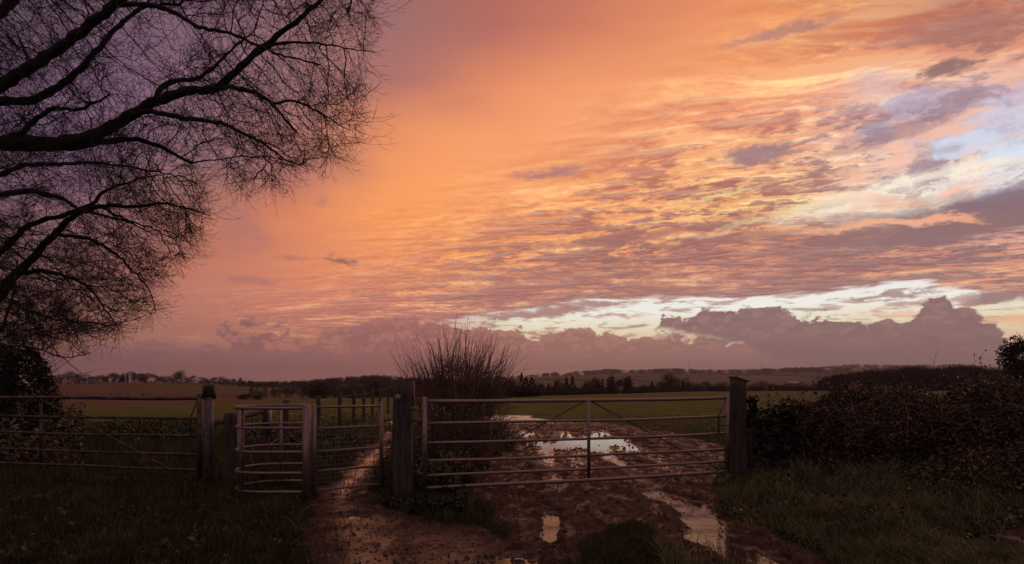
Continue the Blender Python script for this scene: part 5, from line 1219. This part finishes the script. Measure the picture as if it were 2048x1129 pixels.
# ---- houses, barns and masts far away
def wallmat(n_, c_): return simple(n_, c_, .8, 0, 2, .15, 0)
M['render'] = wallmat('pale_render', (.26, .20, .18)); M['roof'] = wallmat('dark_roof', (.10, .06, .05)); M['paleroof'] = simple('pale_roof', (.34, .29, .28), .4, 0, 2, .1, 0); M['pane'] = simple('window_pane', (.03, .03, .035), .1, 0, 2, .1, 0)
def house(px, r, w_, h, lab, roofm, rz=0.0, name='house', cat='house'):
    g = far_pt(px, r); root = empty(name, (g[0], g[1], g[2]), rz); tag(root, lab, cat); d_ = w_*.55
    m = MB(); m.box((0, 0, h/2-.5), (w_, d_, h+1)); m.build('wall', M['render'], root)
    m = MB(); e_ = .4; rh = d_*.42
    V = [(-w_/2-e_, -d_/2-e_, h), (w_/2+e_, -d_/2-e_, h), (w_/2+e_, d_/2+e_, h), (-w_/2-e_, d_/2+e_, h), (-w_/2-e_, 0, h+rh), (w_/2+e_, 0, h+rh)]
    m.add(V, [[0, 1, 5, 4], [2, 3, 4, 5], [0, 3, 2, 1]], [[0, 4, 3], [1, 2, 5]]); rf = m.build('roof', roofm, root)
    m = MB(); m.box((w_*.3, 0, h+rh), (.8, .8, 1.6)); m.build('chimney', M['stone'], rf)
    for x in (-w_*.3, 0, w_*.3):
        m = MB(); m.box((x, -d_/2-.01, h*.55), (w_*.1, .06, h*.3)); m.build('window', M['pane'], root)
    return root
house(190, 500, 7, 3.2, 'small pale cottage among the skyline trees at the left', M['roof'], .2)
house(1228, 345, 14, 5.0, 'pale roofed house under the three big conifers', M['paleroof'], .1)
house(1585, 1450, 26, 5, 'long white roofed barn in the far fields right of the grey post', M['paleroof'], 0, 'barn', 'barn')
house(1619, 620, 9, 4, 'little white house at the foot of the wooded hill', M['paleroof'], .5)
for k, px in enumerate((1247, 1264, 1276, 1291, 1322, 1336)): house(px, 2480, 18+3*(k % 3), 6, ['leftmost pale house of the far village', 'second pale house of the far village', 'third pale house of the far village', 'fourth pale house of the far village', 'fifth pale house of the far village, right of a gap', 'rightmost pale house of the far village'][k], M['roof'], .3*k)
house(1655, 3000, 60, 7, 'long pale shed high on the far ridge', M['paleroof'], 0, 'barn', 'barn')
def mast(px, r, h, lab):
    g = far_pt(px, r); root = empty('radio_mast', tuple(g)); tag(root, lab, 'mast')
    m = MB()
    for a_ in (0, 2.09, 4.19): m.tube([[1.3*math.cos(a_), 1.3*math.sin(a_), -2], [.5*math.cos(a_), .5*math.sin(a_), h]], .35, 5)
    m.build('lattice', M['steel_worn'], root)
    m = MB(); m.tube([[0, 0, h*.8], [0, 0, h+5]], .5, 6); m.build('aerial', M['steel_worn'], root)
mast(1378, 3350, 60, 'left radio mast on the far ridge')
mast(1523, 3350, 54, 'right, shorter radio mast on the far ridge')
# bare saplings above the bramble skyline
for (px, top, r, lb) in [(1868, 697, 24, 'single long stem sticking up above the brambles at the right')]:
    X, Y, Z = at(px-4, 775, r); so = empty('sapling', (X, Y, 0)); tag(so, lb, 'sapling')
    m = MB(); m.tube([[0, 0, -.1], [.02, 0, 1.2], [.10, 0, 2.2], [.22, 0, 1.5+(HY-top)/F*r]], [.010, .008, .006, .003], 5); m.build('stem', M['twig'], so)
    m = MB(); m.tube([[.09, 0, 2.1], [.0, 0, 2.4]], .004, 4); m.tube([[.14, 0, 2.4], [.26, .03, 2.6]], .004, 4); m.build('twigs', M['twig'], so)
# ---- air
hz = bpy.data.meshes.new('haze'); bmh = bmesh.new(); bmesh.ops.create_cube(bmh, size=1.0); bmh.to_mesh(hz); bmh.free()
ho = bpy.data.objects.new('haze', hz); COL.objects.link(ho); ho.scale = (15200, 15200, 330); ho.location = (0, 0, 330/2-150)
mz = bpy.data.materials.new('haze'); mz.use_nodes = True; nt = mz.node_tree; nt.nodes.clear()
pv = nt.nodes.new('ShaderNodeVolumePrincipled'); pv.inputs['Color'].default_value = (.92, .80, .78, 1); pv.inputs['Density'].default_value = .00010; pv.inputs['Anisotropy'].default_value = .2
mo = nt.nodes.new('ShaderNodeOutputMaterial'); nt.links.new(pv.outputs[0], mo.inputs['Volume']); hz.materials.append(mz); tag(ho, kind='stuff')
